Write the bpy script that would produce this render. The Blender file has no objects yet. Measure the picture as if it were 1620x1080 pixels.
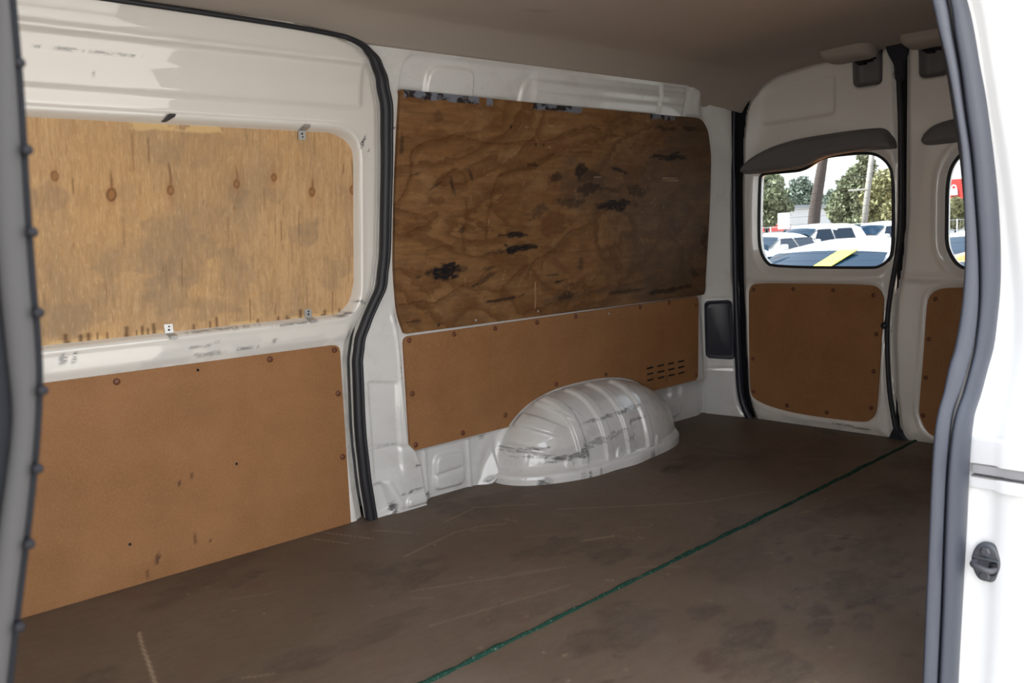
import bpy, bmesh, math, random
import numpy as np
from mathutils import Vector, Matrix

random.seed(7)
rng = np.random.default_rng(11)
S = bpy.context.scene
C = S.collection

# ------------------------------------------------------------------ camera, sky, sun, exposure
CAM_R = ((0.74114491, -0.11402229, 0.66159137),
         (-0.66978652, -0.05847343, 0.74024785),
         (-0.04571924, -0.9917559, -0.11970788))
cd = bpy.data.cameras.new('camera')
cam = bpy.data.objects.new('camera', cd)
C.objects.link(cam)
m = Matrix.Identity(4)
for i in range(3):
    m[i][0] = CAM_R[i][0]
    m[i][1] = -CAM_R[i][1]
    m[i][2] = -CAM_R[i][2]
m[2][3] = 0.8
cam.matrix_world = m
cd.sensor_width = 36.0
cd.lens = 1392.55 * 36.0 / 1620.0
cd.clip_start = 0.02
cd.clip_end = 400
cd.dof.use_dof = True
cd.dof.focus_distance = 2.9
cd.dof.aperture_fstop = 9.0
S.camera = cam

w = bpy.data.worlds.new('sky')
S.world = w
w.use_nodes = True
nt = w.node_tree
nt.nodes.clear()
tc = nt.nodes.new('ShaderNodeTexCoord')
sep = nt.nodes.new('ShaderNodeSeparateXYZ')
ramp = nt.nodes.new('ShaderNodeValToRGB')
bg = nt.nodes.new('ShaderNodeBackground')
wo = nt.nodes.new('ShaderNodeOutputWorld')
nt.links.new(tc.outputs['Generated'], sep.inputs[0])
nt.links.new(sep.outputs['Z'], ramp.inputs[0])
nt.links.new(ramp.outputs[0], bg.inputs[0])
nt.links.new(bg.outputs[0], wo.inputs[0])
ramp.color_ramp.elements[0].position = 0.0
ramp.color_ramp.elements[0].color = (1.0, .985, .96, 1)
ramp.color_ramp.elements[1].position = 0.85
ramp.color_ramp.elements[1].color = (.74, .81, .93, 1)
bg.inputs[1].default_value = 1.25

sd_ = bpy.data.lights.new('sun', 'SUN')
sun = bpy.data.objects.new('sun', sd_)
C.objects.link(sun)
sd_.energy = 9.0
sd_.angle = math.radians(0.6)
sd_.color = (1.0, 0.95, 0.87)
sun.rotation_euler = Vector((0.42, -0.50, -1.0)).to_track_quat('-Z', 'Y').to_euler()

S.view_settings.view_transform = 'Standard'
S.view_settings.look = 'None'
S.view_settings.gamma = 1.0
S.view_settings.use_curve_mapping = False
S.view_settings.exposure = 1.72
S.cycles.max_bounces = 10
S.cycles.diffuse_bounces = 6
S.cycles.transparent_max_bounces = 12

GROUND = -0.85

# ------------------------------------------------------------------ numpy helpers
def vnoise(x, y, seed=0):
    x = np.asarray(x, float); y = np.asarray(y, float)
    xi = np.floor(x).astype(np.int64); yi = np.floor(y).astype(np.int64)
    fx = x - xi; fy = y - yi
    fx = fx * fx * (3 - 2 * fx); fy = fy * fy * (3 - 2 * fy)
    def h(a, b):
        n = (a * 374761393 + b * 668265263 + seed * 1442695041) & 0x7fffffff
        n = ((n ^ (n >> 13)) * 1274126177) & 0x7fffffff
        n = (n ^ (n >> 16)) & 0xffff
        return n / 65535.0
    a = h(xi, yi); b = h(xi + 1, yi); c = h(xi, yi + 1); d = h(xi + 1, yi + 1)
    return (a * (1 - fx) + b * fx) * (1 - fy) + (c * (1 - fx) + d * fx) * fy

def fbm(x, y, seed=0, o=4):
    s = 0; a = 0.5; t = 0
    for k in range(o):
        s = s + a * vnoise(x * 2 ** k, y * 2 ** k, seed + k); t += a; a *= 0.55
    return s / t

def sdf(u, v, poly):
    P = np.asarray(poly, float)
    u = np.asarray(u, float); v = np.asarray(v, float)
    d = np.full(u.shape, 1e9); ins = np.zeros(u.shape, bool)
    n = len(P)
    for i in range(n):
        ax, ay = P[i]; bx, by = P[(i + 1) % n]
        ex, ey = bx - ax, by - ay
        L = ex * ex + ey * ey + 1e-18
        t = np.clip(((u - ax) * ex + (v - ay) * ey) / L, 0, 1)
        d = np.minimum(d, (u - ax - t * ex) ** 2 + (v - ay - t * ey) ** 2)
        if ay != by:
            c = ((ay > v) != (by > v)) & (u < ex * (v - ay) / (ey if ey else 1e-18) + ax)
            ins ^= c
    d = np.sqrt(d)
    return np.where(ins, -d, d)

def nearest_on(u, v, poly):
    P = np.asarray(poly, float)
    best = np.full(u.shape, 1e9); qx = u.copy(); qy = v.copy()
    n = len(P)
    for i in range(n):
        ax, ay = P[i]; bx, by = P[(i + 1) % n]
        ex, ey = bx - ax, by - ay
        L = ex * ex + ey * ey + 1e-18
        t = np.clip(((u - ax) * ex + (v - ay) * ey) / L, 0, 1)
        px = ax + t * ex; py = ay + t * ey
        d = (u - px) ** 2 + (v - py) ** 2
        k = d < best
        best = np.where(k, d, best); qx = np.where(k, px, qx); qy = np.where(k, py, qy)
    return qx, qy

def rpoly(pts, r, n=6):
    """closed polygon with rounded corners; r is one radius or one per corner"""
    out = []
    N = len(pts)
    for i in range(N):
        p = Vector(pts[i]); a = Vector(pts[i - 1]); b = Vector(pts[(i + 1) % N])
        rr = r[i] if isinstance(r, (list, tuple)) else r
        if rr <= 0:
            out.append(tuple(p)); continue
        da = (a - p); db = (b - p)
        k = min(rr, da.length * .49, db.length * .49)
        s = p + da.normalized() * k; e = p + db.normalized() * k
        for j in range(n + 1):
            t = j / n
            out.append(tuple(s.lerp(p, t).lerp(p.lerp(e, t), t)))
    return out

def smooth_path(pts, n=6, closed=False):
    """catmull-rom through points of any dimension"""
    P = [np.asarray(p, float) for p in pts]
    N = len(P); out = []
    R = range(N) if closed else range(N - 1)
    for i in R:
        p1 = P[i]; p2 = P[(i + 1) % N]
        p0 = P[i - 1] if (closed or i > 0) else 2 * p1 - p2
        p3 = P[(i + 2) % N] if (closed or i + 2 < N) else 2 * p2 - p1
        for j in range(n):
            t = j / n
            out.append(0.5 * ((2 * p1) + (-p0 + p2) * t + (2 * p0 - 5 * p1 + 4 * p2 - p3) * t * t + (-p0 + 3 * p1 - 3 * p2 + p3) * t ** 3))
    if not closed:
        out.append(P[-1])
    return [tuple(p) for p in out]

def chaikin(pts, n=3):
    P = [np.asarray(p, float) for p in pts]
    for _ in range(n):
        P = [q for i in range(len(P)) for q in (P[i] * .75 + P[(i + 1) % len(P)] * .25, P[i] * .25 + P[(i + 1) % len(P)] * .75)]
    return [tuple(p) for p in P]

def sstep(t):
    t = np.clip(t, 0, 1)
    return t * t * (3 - 2 * t)

def emb(u, v, poly, h, wd):
    """raised (h) region inside poly with a soft shoulder of width wd"""
    return h * sstep(0.5 - sdf(u, v, poly) / wd)

def blob(u, v, cx, cy, rx, ry, ang=0.0, rough=0.5, seed=0, fr=40):
    ca, sa = math.cos(ang), math.sin(ang)
    du = (u - cx) * ca + (v - cy) * sa; dv = -(u - cx) * sa + (v - cy) * ca
    d = np.sqrt((du / rx) ** 2 + (dv / ry) ** 2)
    d = d + rough * (fbm(u * fr, v * fr * 1.6, seed, 4) - 0.5) * 2
    return sstep((1.15 - d) / 0.45)

def seg_line(u, v, pts, wd):
    d = np.full(u.shape, 1e9)
    for (ax, ay), (bx, by) in zip(pts[:-1], pts[1:]):
        ex, ey = bx - ax, by - ay
        t = np.clip(((u - ax) * ex + (v - ay) * ey) / (ex * ex + ey * ey + 1e-12), 0, 1)
        d = np.minimum(d, np.hypot(u - ax - t * ex, v - ay - t * ey))
    return sstep(1.2 - d / wd)

# ------------------------------------------------------------------ object helpers
def meta(o, label=None, cat=None, group=None, kind=None):
    if label: o['label'] = label
    if cat: o['category'] = cat
    if group: o['group'] = group
    if kind: o['kind'] = kind
    return o

def thing(name, loc, label, cat, group=None, rz=0.0):
    o = bpy.data.objects.new(name, None)
    C.objects.link(o)
    o.empty_display_size = 0.05
    o.location = loc; o.rotation_euler = (0, 0, rz)
    return meta(o, label, cat, group)

def world_of(o):
    if o is None: return Matrix.Identity(4)
    return world_of(o.parent) @ Matrix.LocRotScale(o.location, o.rotation_euler, o.scale)

def mk(name, V, F, mat, parent=None, smooth=True, attrs=None, flat_from=None, local=False):
    """one mesh object from world-space vertices; its origin is the centre of its base. Under a parent the vertices are brought into the parent's space"""
    V = np.asarray(V, float)
    if local:
        M = Matrix.Identity(4)
    else:
        M = world_of(parent).inverted()
    A = np.array(M)
    V = V @ A[:3, :3].T + A[:3, 3]
    lo = V.min(0); hi = V.max(0)
    org = np.array([(lo[0] + hi[0]) / 2, (lo[1] + hi[1]) / 2, lo[2]])
    me = bpy.data.meshes.new(name)
    me.from_pydata((V - org).tolist(), [], [list(map(int, f)) for f in F])
    me.update()
    if smooth:
        fl = np.ones(len(me.polygons), bool)
        if flat_from is not None: fl[flat_from:] = False
        me.polygons.foreach_set('use_smooth', fl)
    if attrs:
        for k, a in attrs.items():
            at = me.attributes.new(k, 'FLOAT', 'POINT')
            at.data.foreach_set('value', np.asarray(a, np.float32))
    o = bpy.data.objects.new(name, me)
    C.objects.link(o)
    o.parent = parent
    o.location = org
    if mat is not None:
        for mm in (mat if isinstance(mat, (list, tuple)) else [mat]): me.materials.append(mm)
    return o

def dup(o, loc, name=None, parent='same'):
    c = o.copy(); C.objects.link(c)
    if parent != 'same': c.parent = parent
    c.location = loc
    return c

def sheet(name, outline, step, surf, mat, parent=None, holes=(), back=None, attrs=None):
    """a pressed sheet: dense grid trimmed to an outline with holes, laid on surf(u,v)->xyz; back = vector of the rim's depth"""
    O = np.asarray(outline, float)
    u0, v0 = O.min(0); u1, v1 = O.max(0)
    nu = max(2, int(round((u1 - u0) / step))); nv = max(2, int(round((v1 - v0) / step)))
    us = np.linspace(u0, u1, nu + 1); vs = np.linspace(v0, v1, nv + 1)
    U, Vv = np.meshgrid(us, vs)
    su = (u1 - u0) / nu; sv = (v1 - v0) / nv
    cu = (U[:-1, :-1] + su / 2); cv = (Vv[:-1, :-1] + sv / 2)
    keep = sdf(cu, cv, O) < 0
    for h in holes: keep &= sdf(cu, cv, h) > 0
    idx = np.arange(U.size).reshape(U.shape)
    q = np.stack([idx[:-1, :-1], idx[:-1, 1:], idx[1:, 1:], idx[1:, :-1]], -1)[keep]
    # boundary edges: those used by one face only
    E = np.concatenate([q[:, [0, 1]], q[:, [1, 2]], q[:, [2, 3]], q[:, [3, 0]]])
    key = np.sort(E, 1); kk = key[:, 0] * U.size + key[:, 1]
    uq, inv, cnt = np.unique(kk, return_inverse=True, return_counts=True)
    B = E[cnt[inv] == 1]
    bv = np.unique(B)
    uf = U.ravel().copy(); vf = Vv.ravel().copy()
    bu, bw = uf[bv], vf[bv]
    ds = [np.abs(sdf(bu, bw, O))] + [np.abs(sdf(bu, bw, h)) for h in holes]
    which = np.argmin(np.stack(ds), 0)
    for k, poly in enumerate([outline] + list(holes)):
        s = which == k
        if s.any():
            qx, qy = nearest_on(bu[s], bw[s], poly)
            uf[bv[s]] = qx; vf[bv[s]] = qy
    used = np.unique(q)
    remap = -np.ones(U.size, int); remap[used] = np.arange(len(used))
    u = uf[used]; v = vf[used]
    X, Y, Z = surf(u, v)
    P = np.stack([np.broadcast_to(X, u.shape), np.broadcast_to(Y, u.shape), np.broadcast_to(Z, u.shape)], -1)
    F = [tuple(f) for f in remap[q]]
    a = {k: f(u, v) for k, f in attrs.items()} if attrs else None
    nf = None
    if back is not None:
        nf = len(F)
        bm_ = remap[bv]; n0 = len(P)
        P = np.concatenate([P, P[bm_], P[bm_] + np.asarray(back, float)])
        loc = {int(b): i for i, b in enumerate(bv)}
        nb = len(bv)
        for e in B:
            i, j = loc[int(e[0])], loc[int(e[1])]
            F.append((n0 + j, n0 + i, n0 + nb + i, n0 + nb + j))
        if a: a = {k: np.concatenate([x, x[bm_], x[bm_]]) for k, x in a.items()}
    return mk(name, P, F, mat, parent, True, a, nf)

def tube_mesh(path, rad, n=10, flat=1.0, up=(0, 0, 1), caps=True):
    """swept round bar; rad one number or one per point; flat squeezes it along the frame's second axis"""
    P = [Vector(p) for p in path]
    N = len(P); V = []; F = []
    upv = Vector(up)
    for i, p in enumerate(P):
        t = (P[min(i + 1, N - 1)] - P[max(i - 1, 0)]).normalized()
        a = t.cross(upv)
        if a.length < 1e-4: a = t.cross(Vector((1, 0, 0)))
        a.normalize(); b = a.cross(t).normalized()
        r = rad[i] if hasattr(rad, '__len__') else rad
        for k in range(n):
            th = 2 * math.pi * k / n
            V.append(tuple(p + a * (r * math.cos(th)) + b * (r * flat * math.sin(th))))
    for i in range(N - 1):
        for k in range(n):
            F.append((i * n + k, i * n + (k + 1) % n, (i + 1) * n + (k + 1) % n, (i + 1) * n + k))
    if caps:
        F.append(tuple(range(n))[::-1]); F.append(tuple(range((N - 1) * n, N * n)))
    return V, F

def tube(name, path, rad, mat, parent=None, n=10, flat=1.0, up=(0, 0, 1)):
    V, F = tube_mesh(path, rad, n, flat, up)
    return mk(name, V, F, mat, parent)

def join(*parts):
    V = []; F = []
    for v, f in parts:
        o = len(V); V += [tuple(x) for x in v]; F += [tuple(i + o for i in q) for q in f]
    return V, F

def box_mesh(lo, hi, bev=0.0):
    bm = bmesh.new()
    bmesh.ops.create_cube(bm, size=1)
    lo = Vector(lo); hi = Vector(hi)
    for v in bm.verts:
        v.co = Vector([lo[i] + (v.co[i] + .5) * (hi[i] - lo[i]) for i in range(3)])
    if bev > 0:
        bmesh.ops.bevel(bm, geom=bm.edges[:], offset=bev, segments=2, affect='EDGES', profile=.5)
    bm.verts.index_update()
    V = [tuple(v.co) for v in bm.verts]; F = [tuple(v.index for v in f.verts) for f in bm.faces]
    bm.free()
    return V, F

def box(name, lo, hi, mat, parent=None, bev=0.0, local=False):
    V, F = box_mesh(lo, hi, bev)
    return mk(name, V, F, mat, parent, False, local=local)

def loft(rows, closed_v=False):
    n = len(rows[0]); V = [tuple(p) for r in rows for p in r]; F = []
    for i in range(len(rows) - 1):
        for k in range(n if closed_v else n - 1):
            F.append((i * n + k, i * n + (k + 1) % n, (i + 1) * n + (k + 1) % n, (i + 1) * n + k))
    return V, F

def prism_mesh(poly3, back):
    """closed 3-D outline pushed along back"""
    n = len(poly3); b = Vector(back)
    V = [tuple(p) for p in poly3] + [tuple(Vector(p) + b) for p in poly3]
    F = [tuple(range(n)), tuple(range(2 * n - 1, n - 1, -1))]
    for i in range(n):
        F.append((i, n + i, n + (i + 1) % n, (i + 1) % n))
    return V, F

# ------------------------------------------------------------------ materials
class NB:
    def __init__(s, name):
        s.m = bpy.data.materials.new(name); s.m.use_nodes = True
        s.t = s.m.node_tree; s.t.nodes.clear()
        s.out = s.n('ShaderNodeOutputMaterial')
        s.tc = s.n('ShaderNodeTexCoord')
    def n(s, t): return s.t.nodes.new(t)
    def l(s, a, b): s.t.links.new(a, b)
    def setv(s, sock, v):
        if hasattr(v, 'is_output') or isinstance(v, bpy.types.NodeSocket): s.l(v, sock)
        else: sock.default_value = v
    def noise(s, scale, sc=(1, 1, 1), detail=5, rough=.55, dist=0.0):
        mp = s.n('ShaderNodeMapping'); mp.inputs['Scale'].default_value = sc
        s.l(s.tc.outputs['Object'], mp.inputs[0])
        x = s.n('ShaderNodeTexNoise'); x.inputs['Scale'].default_value = scale
        x.inputs['Detail'].default_value = detail; x.inputs['Roughness'].default_value = rough
        x.inputs['Distortion'].default_value = dist
        s.l(mp.outputs[0], x.inputs['Vector'])
        return x.outputs['Fac']
    def ramp(s, f, stops):
        r = s.n('ShaderNodeValToRGB'); e = r.color_ramp.elements
        while len(e) < len(stops): e.new(0.5)
        for k, (p, c) in enumerate(stops):
            e[k].position = p
            e[k].color = (c, c, c, 1) if isinstance(c, (int, float)) else tuple(c) + (1,)
        s.l(f, r.inputs[0])
        return r.outputs[0]
    def attr(s, name):
        a = s.n('ShaderNodeAttribute'); a.attribute_name = name
        return a.outputs['Fac']
    def math(s, op, a, b=0.0, clamp=False):
        x = s.n('ShaderNodeMath'); x.operation = op; x.use_clamp = clamp
        s.setv(x.inputs[0], a); s.setv(x.inputs[1], b)
        return x.outputs[0]
    def mix(s, f, a, b, mode='MIX'):
        x = s.n('ShaderNodeMix'); x.data_type = 'RGBA'; x.blend_type = mode
        s.setv(x.inputs[0], f)
        for sock, v in ((x.inputs[6], a), (x.inputs[7], b)):
            s.setv(sock, tuple(v) + (1,) if isinstance(v, tuple) and len(v) == 3 else v)
        return x.outputs[2]
    def bump(s, h, strength=.3, dist=.002):
        b = s.n('ShaderNodeBump'); b.inputs['Strength'].default_value = strength; b.inputs['Distance'].default_value = dist
        s.l(h, b.inputs['Height'])
        return b.outputs[0]
    def done(s, col, rough=.5, metal=0.0, normal=None, spec=.5, coat=0.0, coat_r=.05):
        p = s.n('ShaderNodeBsdfPrincipled')
        s.setv(p.inputs['Base Color'], tuple(col) + (1,) if isinstance(col, tuple) and len(col) == 3 else col)
        s.setv(p.inputs['Roughness'], rough); p.inputs['Metallic'].default_value = metal
        p.inputs['Specular IOR Level'].default_value = spec
        p.inputs['Coat Weight'].default_value = coat; p.inputs['Coat IOR'].default_value = 1.7; p.inputs['Coat Roughness'].default_value = coat_r
        if normal is not None: s.l(normal, p.inputs['Normal'])
        s.l(p.outputs[0], s.out.inputs[0])
        return s.m

def plain(name, col, rough=.5, metal=0.0, var=.12, scale=30, spec=.5, coat=0.0):
    b = NB(name)
    f = b.noise(scale)
    c = b.mix(f, tuple(x * (1 - var) for x in col), tuple(min(1, x * (1 + var)) for x in col))
    return b.done(c, rough, metal, None, spec, coat)

def mat_paint(name, col, rough=.3, coat=.6, grime=.0):
    b = NB(name)
    c = b.mix(b.noise(3.0), tuple(x * .96 for x in col), col)
    if grime > 0:
        g = b.ramp(b.noise(9, (1, 1, 1), 8, .68), [(.50, 0.0), (.75, grime)])
        c = b.mix(g, c, (.42, .38, .33))
        sp = b.ramp(b.noise(85, (1, 1, .7), 3, .6), [(.68, 0.0), (.74, .55)])
        sm = b.ramp(b.noise(5.0), [(.48, 0.0), (.62, 1.0)])
        c = b.mix(b.math('MULTIPLY', sp, sm), c, (.16, .15, .15))
    sc = b.math('MULTIPLY', b.attr('scuff'), b.ramp(b.noise(95, (.45, .45, 2.6), 6, .75), [(.41, 0.0), (.50, 1.0)]))
    c = b.mix(sc, c, (.035, .037, .045))
    c = b.mix(b.math('MULTIPLY', b.attr('smear'), .7), c, (.40, .395, .385))
    r = b.math('ADD', rough, b.math('MULTIPLY', b.noise(14), .12))
    n = b.bump(b.noise(2.2, detail=2), .03, .006)
    return b.done(c, r, 0, n, .5, coat, .025)

M = {}
M['paint'] = mat_paint('white_paint', (.82, .79, .735), .34, .8)
M['paint_old'] = mat_paint('scuffed_white_paint', (.79, .785, .765), .36, .8, .34)
M['paint_out'] = mat_paint('outer_white_paint', (.86, .86, .86), .25, .8)

def mat_hardboard():
    b = NB('brown_hardboard')
    f1 = b.noise(5.5, (1, 1, 1), 6, .6)
    f2 = b.noise(220, (1, 1, 1), 2)
    c = b.mix(b.ramp(f1, [(.3, 0.0), (.7, 1.0)]), (.268, .124, .047), (.330, .160, .066))
    c = b.mix(b.math('MULTIPLY', b.ramp(f2, [(.45, 0.0), (.75, 1.0)]), .35), c, (.42, .235, .115))
    c = b.mix(b.math('MULTIPLY', b.attr('stain'), .85), c, (.06, .03, .017))
    n = b.bump(f2, .12, .001)
    return b.done(c, .62, 0, n, .25)
M['hardboard'] = mat_hardboard()

def mat_ply_pale():
    b = NB('pale_weathered_plywood')
    gr = b.noise(7, (22, 1, .7), 8, .7, .25)
    gr2 = b.noise(30, (14, 1, .5), 4, .6)
    big = b.noise(5.0, (1.3, 1, .8), 5, .6, .6)
    pl = b.noise(2.4, (2.2, 1, .7), 3, .5)
    c = b.mix(b.ramp(gr, [(.30, 0.0), (.70, 1.0)]), (.52, .305, .135), (.70, .460, .245))
    c = b.mix(b.math('MULTIPLY', b.ramp(pl, [(.45, 0.0), (.62, 1.0)]), .55), c, (.60, .350, .150))
    c = b.mix(b.math('MULTIPLY', b.ramp(big, [(.44, 0.0), (.66, 1.0)]), .62), c, (.37, .255, .150))
    mt = b.noise(26, (3.2, 1, .9), 7, .72, .6)
    c = b.mix(b.math('MULTIPLY', b.ramp(mt, [(.46, 0.0), (.66, 1.0)]), .50), c, (.40, .235, .105))
    c = b.mix(b.math('MULTIPLY', b.ramp(b.noise(34, (5, 1, 1.1), 6, .7), [(.52, 0.0), (.72, 1.0)]), .55), c, (.78, .545, .315))
    lines = b.math('MULTIPLY', b.ramp(gr2, [(.63, 0.0), (.72, 1.0)]), b.ramp(b.noise(7, (1, 1, 1), 4), [(.42, 0.0), (.6, .75)]))
    c = b.mix(lines, c, (.16, .085, .035))
    c = b.mix(b.math('MULTIPLY', b.math('MULTIPLY', b.attr('smoke'), b.ramp(b.noise(30, (2.5, 1, .9), 6, .7), [(.32, .25), (.62, 1.0)])), .55), c, (.28, .205, .135))
    c = b.mix(b.attr('pale'), c, (.74, .51, .24))
    c = b.mix(b.math('MULTIPLY', b.attr('knot'), .92), c, (.075, .026, .008))
    c = b.mix(b.math('MULTIPLY', b.attr('core'), .8), c, (.40, .16, .045))
    n = b.bump(gr, .22, .0015)
    return b.done(c, .66, 0, n, .25)
M['ply_pale'] = mat_ply_pale()

def mat_ply_dark():
    b = NB('dark_stained_plywood')
    gr = b.noise(7, (1, 1, 11), 7, .62, .4)
    big = b.noise(3.2, (.9, 1, 1.5), 5, .6, .8)
    c = b.mix(b.ramp(gr, [(.28, 0.0), (.72, 1.0)]), (.185, .090, .034), (.290, .155, .066))
    c = b.mix(b.math('MULTIPLY', b.ramp(big, [(.40, 0.0), (.66, 1.0)]), .5), c, (.205, .092, .028))
    c = b.mix(b.math('MULTIPLY', b.ramp(b.noise(34, (.6, 1, 1.2), 8, .75, .5), [(.44, 0.0), (.68, 1.0)]), .50), c, (.125, .068, .032))
    c = b.mix(b.math('MULTIPLY', b.ramp(b.noise(8, (.8, 1, 1.2), 7, .7, .4), [(.50, 0.0), (.70, 1.0)]), .45), c, (.36, .215, .105))
    # tide lines left by water, where a slow field crosses certain levels
    fld = b.noise(1.5, (.8, 1, 1.5), 9, .55, .35)
    for lv, wd, st in ((.455, .016, .55), (.535, .014, .6), (.60, .012, .4)):
        ln = b.ramp(fld, [(lv - wd * 2.8, 0.0), (lv, st), (lv + wd * .7, 0.0)])
        c = b.mix(ln, c, (.090, .034, .010))
    c = b.mix(b.math('MULTIPLY', b.attr('tide'), b.ramp(b.noise(24, (1, 1, 1.4), 5, .65), [(.30, .35), (.60, 1.0)])), c, (.085, .032, .009))
    gs = b.math('MULTIPLY', b.attr('grey'), b.ramp(b.noise(10, (.8, 1, 2.0), 6, .65), [(.28, .35), (.62, 1.0)]))
    c = b.mix(b.math('MULTIPLY', gs, .80), c, (.085, .062, .046))
    fl = b.math('MULTIPLY', b.ramp(b.noise(22, (.55, 1, 3.5), 6, .7), [(.61, 0.0), (.70, 1.0)]), b.ramp(b.noise(3.1, (1, 1, 1.3), 4), [(.46, 0.0), (.62, .9)]))
    c = b.mix(fl, c, (.070, .030, .012))
    hair = b.math('MULTIPLY', b.ramp(b.noise(60, (1, 1, .35), 5, .7, 1.2), [(.66, 0.0), (.70, .5)]), b.ramp(b.noise(4), [(.5, 0.0), (.6, 1.0)]))
    c = b.mix(hair, c, (.47, .28, .14))
    tp = b.math('MULTIPLY', b.attr('tape'), b.ramp(b.noise(38, (1, 1, 1.6), 5, .65), [(.30, .45), (.40, 1.0)]))
    tcol = b.mix(b.ramp(b.noise(25, (1, 1, 1.3), 5), [(.46, 0.0), (.54, 1.0)]), (.030, .022, .022), (.19, .205, .245))
    c = b.mix(tp, c, tcol)
    bk = b.math('MULTIPLY', b.attr('black'), b.ramp(b.noise(70, (.7, 1, 2.0), 5, .7), [(.30, .55), (.50, 1.0)]))
    c = b.mix(bk, c, (.012, .010, .011))
    c = b.mix(b.attr('light'), c, (.52, .36, .22))
    n = b.bump(gr, .2, .0015)
    return b.done(c, .62, 0, n, .14)
M['ply_dark'] = mat_ply_dark()

def mat_floor():
    b = NB('worn_brown_floor_board')
    big = b.noise(1.7, (1, 1, 1), 6, .62, .4)
    fine = b.noise(42, (.5, 1.3, 1), 6, .7)
    spk = b.noise(170, (1, 1, 1), 2)
    c = b.mix(b.ramp(big, [(.30, 0.0), (.70, 1.0)]), (.118, .083, .057), (.165, .122, .087))
    c = b.mix(b.math('MULTIPLY', b.ramp(fine, [(.42, 0.0), (.70, 1.0)]), .45), c, (.105, .068, .048))
    c = b.mix(b.math('MULTIPLY', b.ramp(b.noise(9, (1, 1, 1), 5, .65), [(.56, 0.0), (.72, 1.0)]), .38), c, (.150, .072, .055))
    c = b.mix(b.math('MULTIPLY', b.ramp(spk, [(.62, 0.0), (.75, 1.0)]), .25), c, (.30, .22, .16))
    c = b.mix(b.math('MULTIPLY', b.attr('stain'), b.ramp(b.noise(27, (.7, 1.2, 1), 8, .75), [(.36, .15), (.60, .95)])), c, (.033, .025, .022))
    c = b.mix(b.math('MULTIPLY', b.attr('dust'), .48), c, (.235, .190, .165))
    c = b.mix(b.math('MULTIPLY', b.attr('scratch'), .75), c, (.52, .41, .28))
    n = b.bump(fine, .18, .001)
    return b.done(c, .58, 0, n, .35)
M['floor'] = mat_floor()

def mat_headliner():
    b = NB('grey_beige_headliner')
    c = b.mix(b.noise(2.3), (.40, .350, .30), (.44, .385, .335))
    n = b.bump(b.noise(500, detail=2), .2, .0008)
    c = b.mix(b.math('MULTIPLY', b.attr('stain'), .5), c, (.2, .17, .14))
    return b.done(c, .85, 0, n, .1)
M['headliner'] = mat_headliner()
M['trim_grey'] = plain('warm_grey_plastic', (.155, .147, .148), .5, 0, .06, 60)
M['rubber'] = plain('black_rubber', (.016, .017, .022), .5, 0, .2, 40)
M['rubber_soft'] = plain('slate_grey_rubber', (.040, .045, .060), .45, 0, .08, 20, .3)
M['pillar_grey'] = plain('grey_pillar_trim', (.060, .058, .058), .5, 0, .05, 12, .12)
M['clip_dark'] = plain('dark_plastic', (.014, .014, .017), .5, 0, .2, 60, .15)
M['edge_rubber'] = plain('dark_edge_rubber', (.012, .013, .016), .6, 0, .2, 40, .10)
M['navy_black'] = plain('blue_black_plastic', (.016, .019, .032), .38, 0, .15, 50)
M['rivet'] = plain('dark_brown_plastic_rivet', (.145, .050, .022), .45, 0, .15, 90)
M['screw'] = plain('bright_screw', (.6, .58, .55), .35, .8, .1, 90)
M['zinc'] = plain('dull_zinc', (.55, .55, .54), .35, .6, .12, 60)
M['striker'] = plain('grey_striker_plastic', (.060, .064, .074), .5, 0, .15, 60)
M['striker_metal'] = plain('dark_striker_steel', (.07, .07, .08), .5, .2, .1, 60)
_b = NB('frayed_green_cord')
M['cord'] = _b.done(_b.mix(_b.ramp(_b.noise(130, (1, 1, 1), 6, .75), [(.56, 0.0), (.70, .7)]), _b.mix(_b.noise(60), (.009, .030, .021), (.019, .064, .044)), (.30, .36, .28)), .85, 0, None, .1)
M['steel'] = plain('galvanised_subfloor', (.22, .22, .22), .5, .3, .1, 10)
M['grey_strip'] = plain('pale_grey_strip', (.36, .36, .38), .4, .2, .12, 40)

def mat_glass(name, tint, refl=.06, rough=0.0):
    b = NB(name)
    t = b.n('ShaderNodeBsdfTransparent'); t.inputs[0].default_value = tuple(tint) + (1,)
    g = b.n('ShaderNodeBsdfGlossy'); g.inputs['Roughness'].default_value = rough
    fr = b.n('ShaderNodeFresnel'); fr.inputs[0].default_value = 1.45
    mx = b.n('ShaderNodeMixShader')
    b.l(fr.outputs[0], mx.inputs[0]); b.l(t.outputs[0], mx.inputs[1]); b.l(g.outputs[0], mx.inputs[2])
    b.l(mx.outputs[0], b.out.inputs[0])
    return b.m
M['glass'] = mat_glass('tinted_rear_glass', (.40, .43, .45))
M['car_glass'] = plain('dark_car_glass', (.006, .022, .045), .10, 0, .1, 3, .28)
M['car_white'] = plain('white_car_paint', (.80, .80, .80), .25, 0, .02, 3, .5, .6)
M['car_orange'] = plain('orange_car_paint', (.80, .27, .03), .25, 0, .05, 3, .5, .6)
M['tyre'] = plain('tyre_rubber', (.02, .02, .02), .8)
M['alloy'] = plain('alloy_wheel', (.5, .5, .52), .3, .7)
M['yellow'] = plain('yellow_sticker', (.58, .62, .09), .6, 0, .04)
M['paper'] = plain('white_sticker', (.75, .78, .76), .6, 0, .04)
M['lamp'] = plain('headlamp', (.55, .57, .6), .15, .2)
M['bark'] = plain('brown_grey_bark', (.070, .054, .048), .9, 0, .35, 14)
M['pole'] = plain('weathered_pole', (.30, .285, .26), .8, 0, .15, 6)
M['leaf_a'] = plain('grey_green_leaves', (.19, .215, .125), .7, 0, .35, 3)
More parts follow.
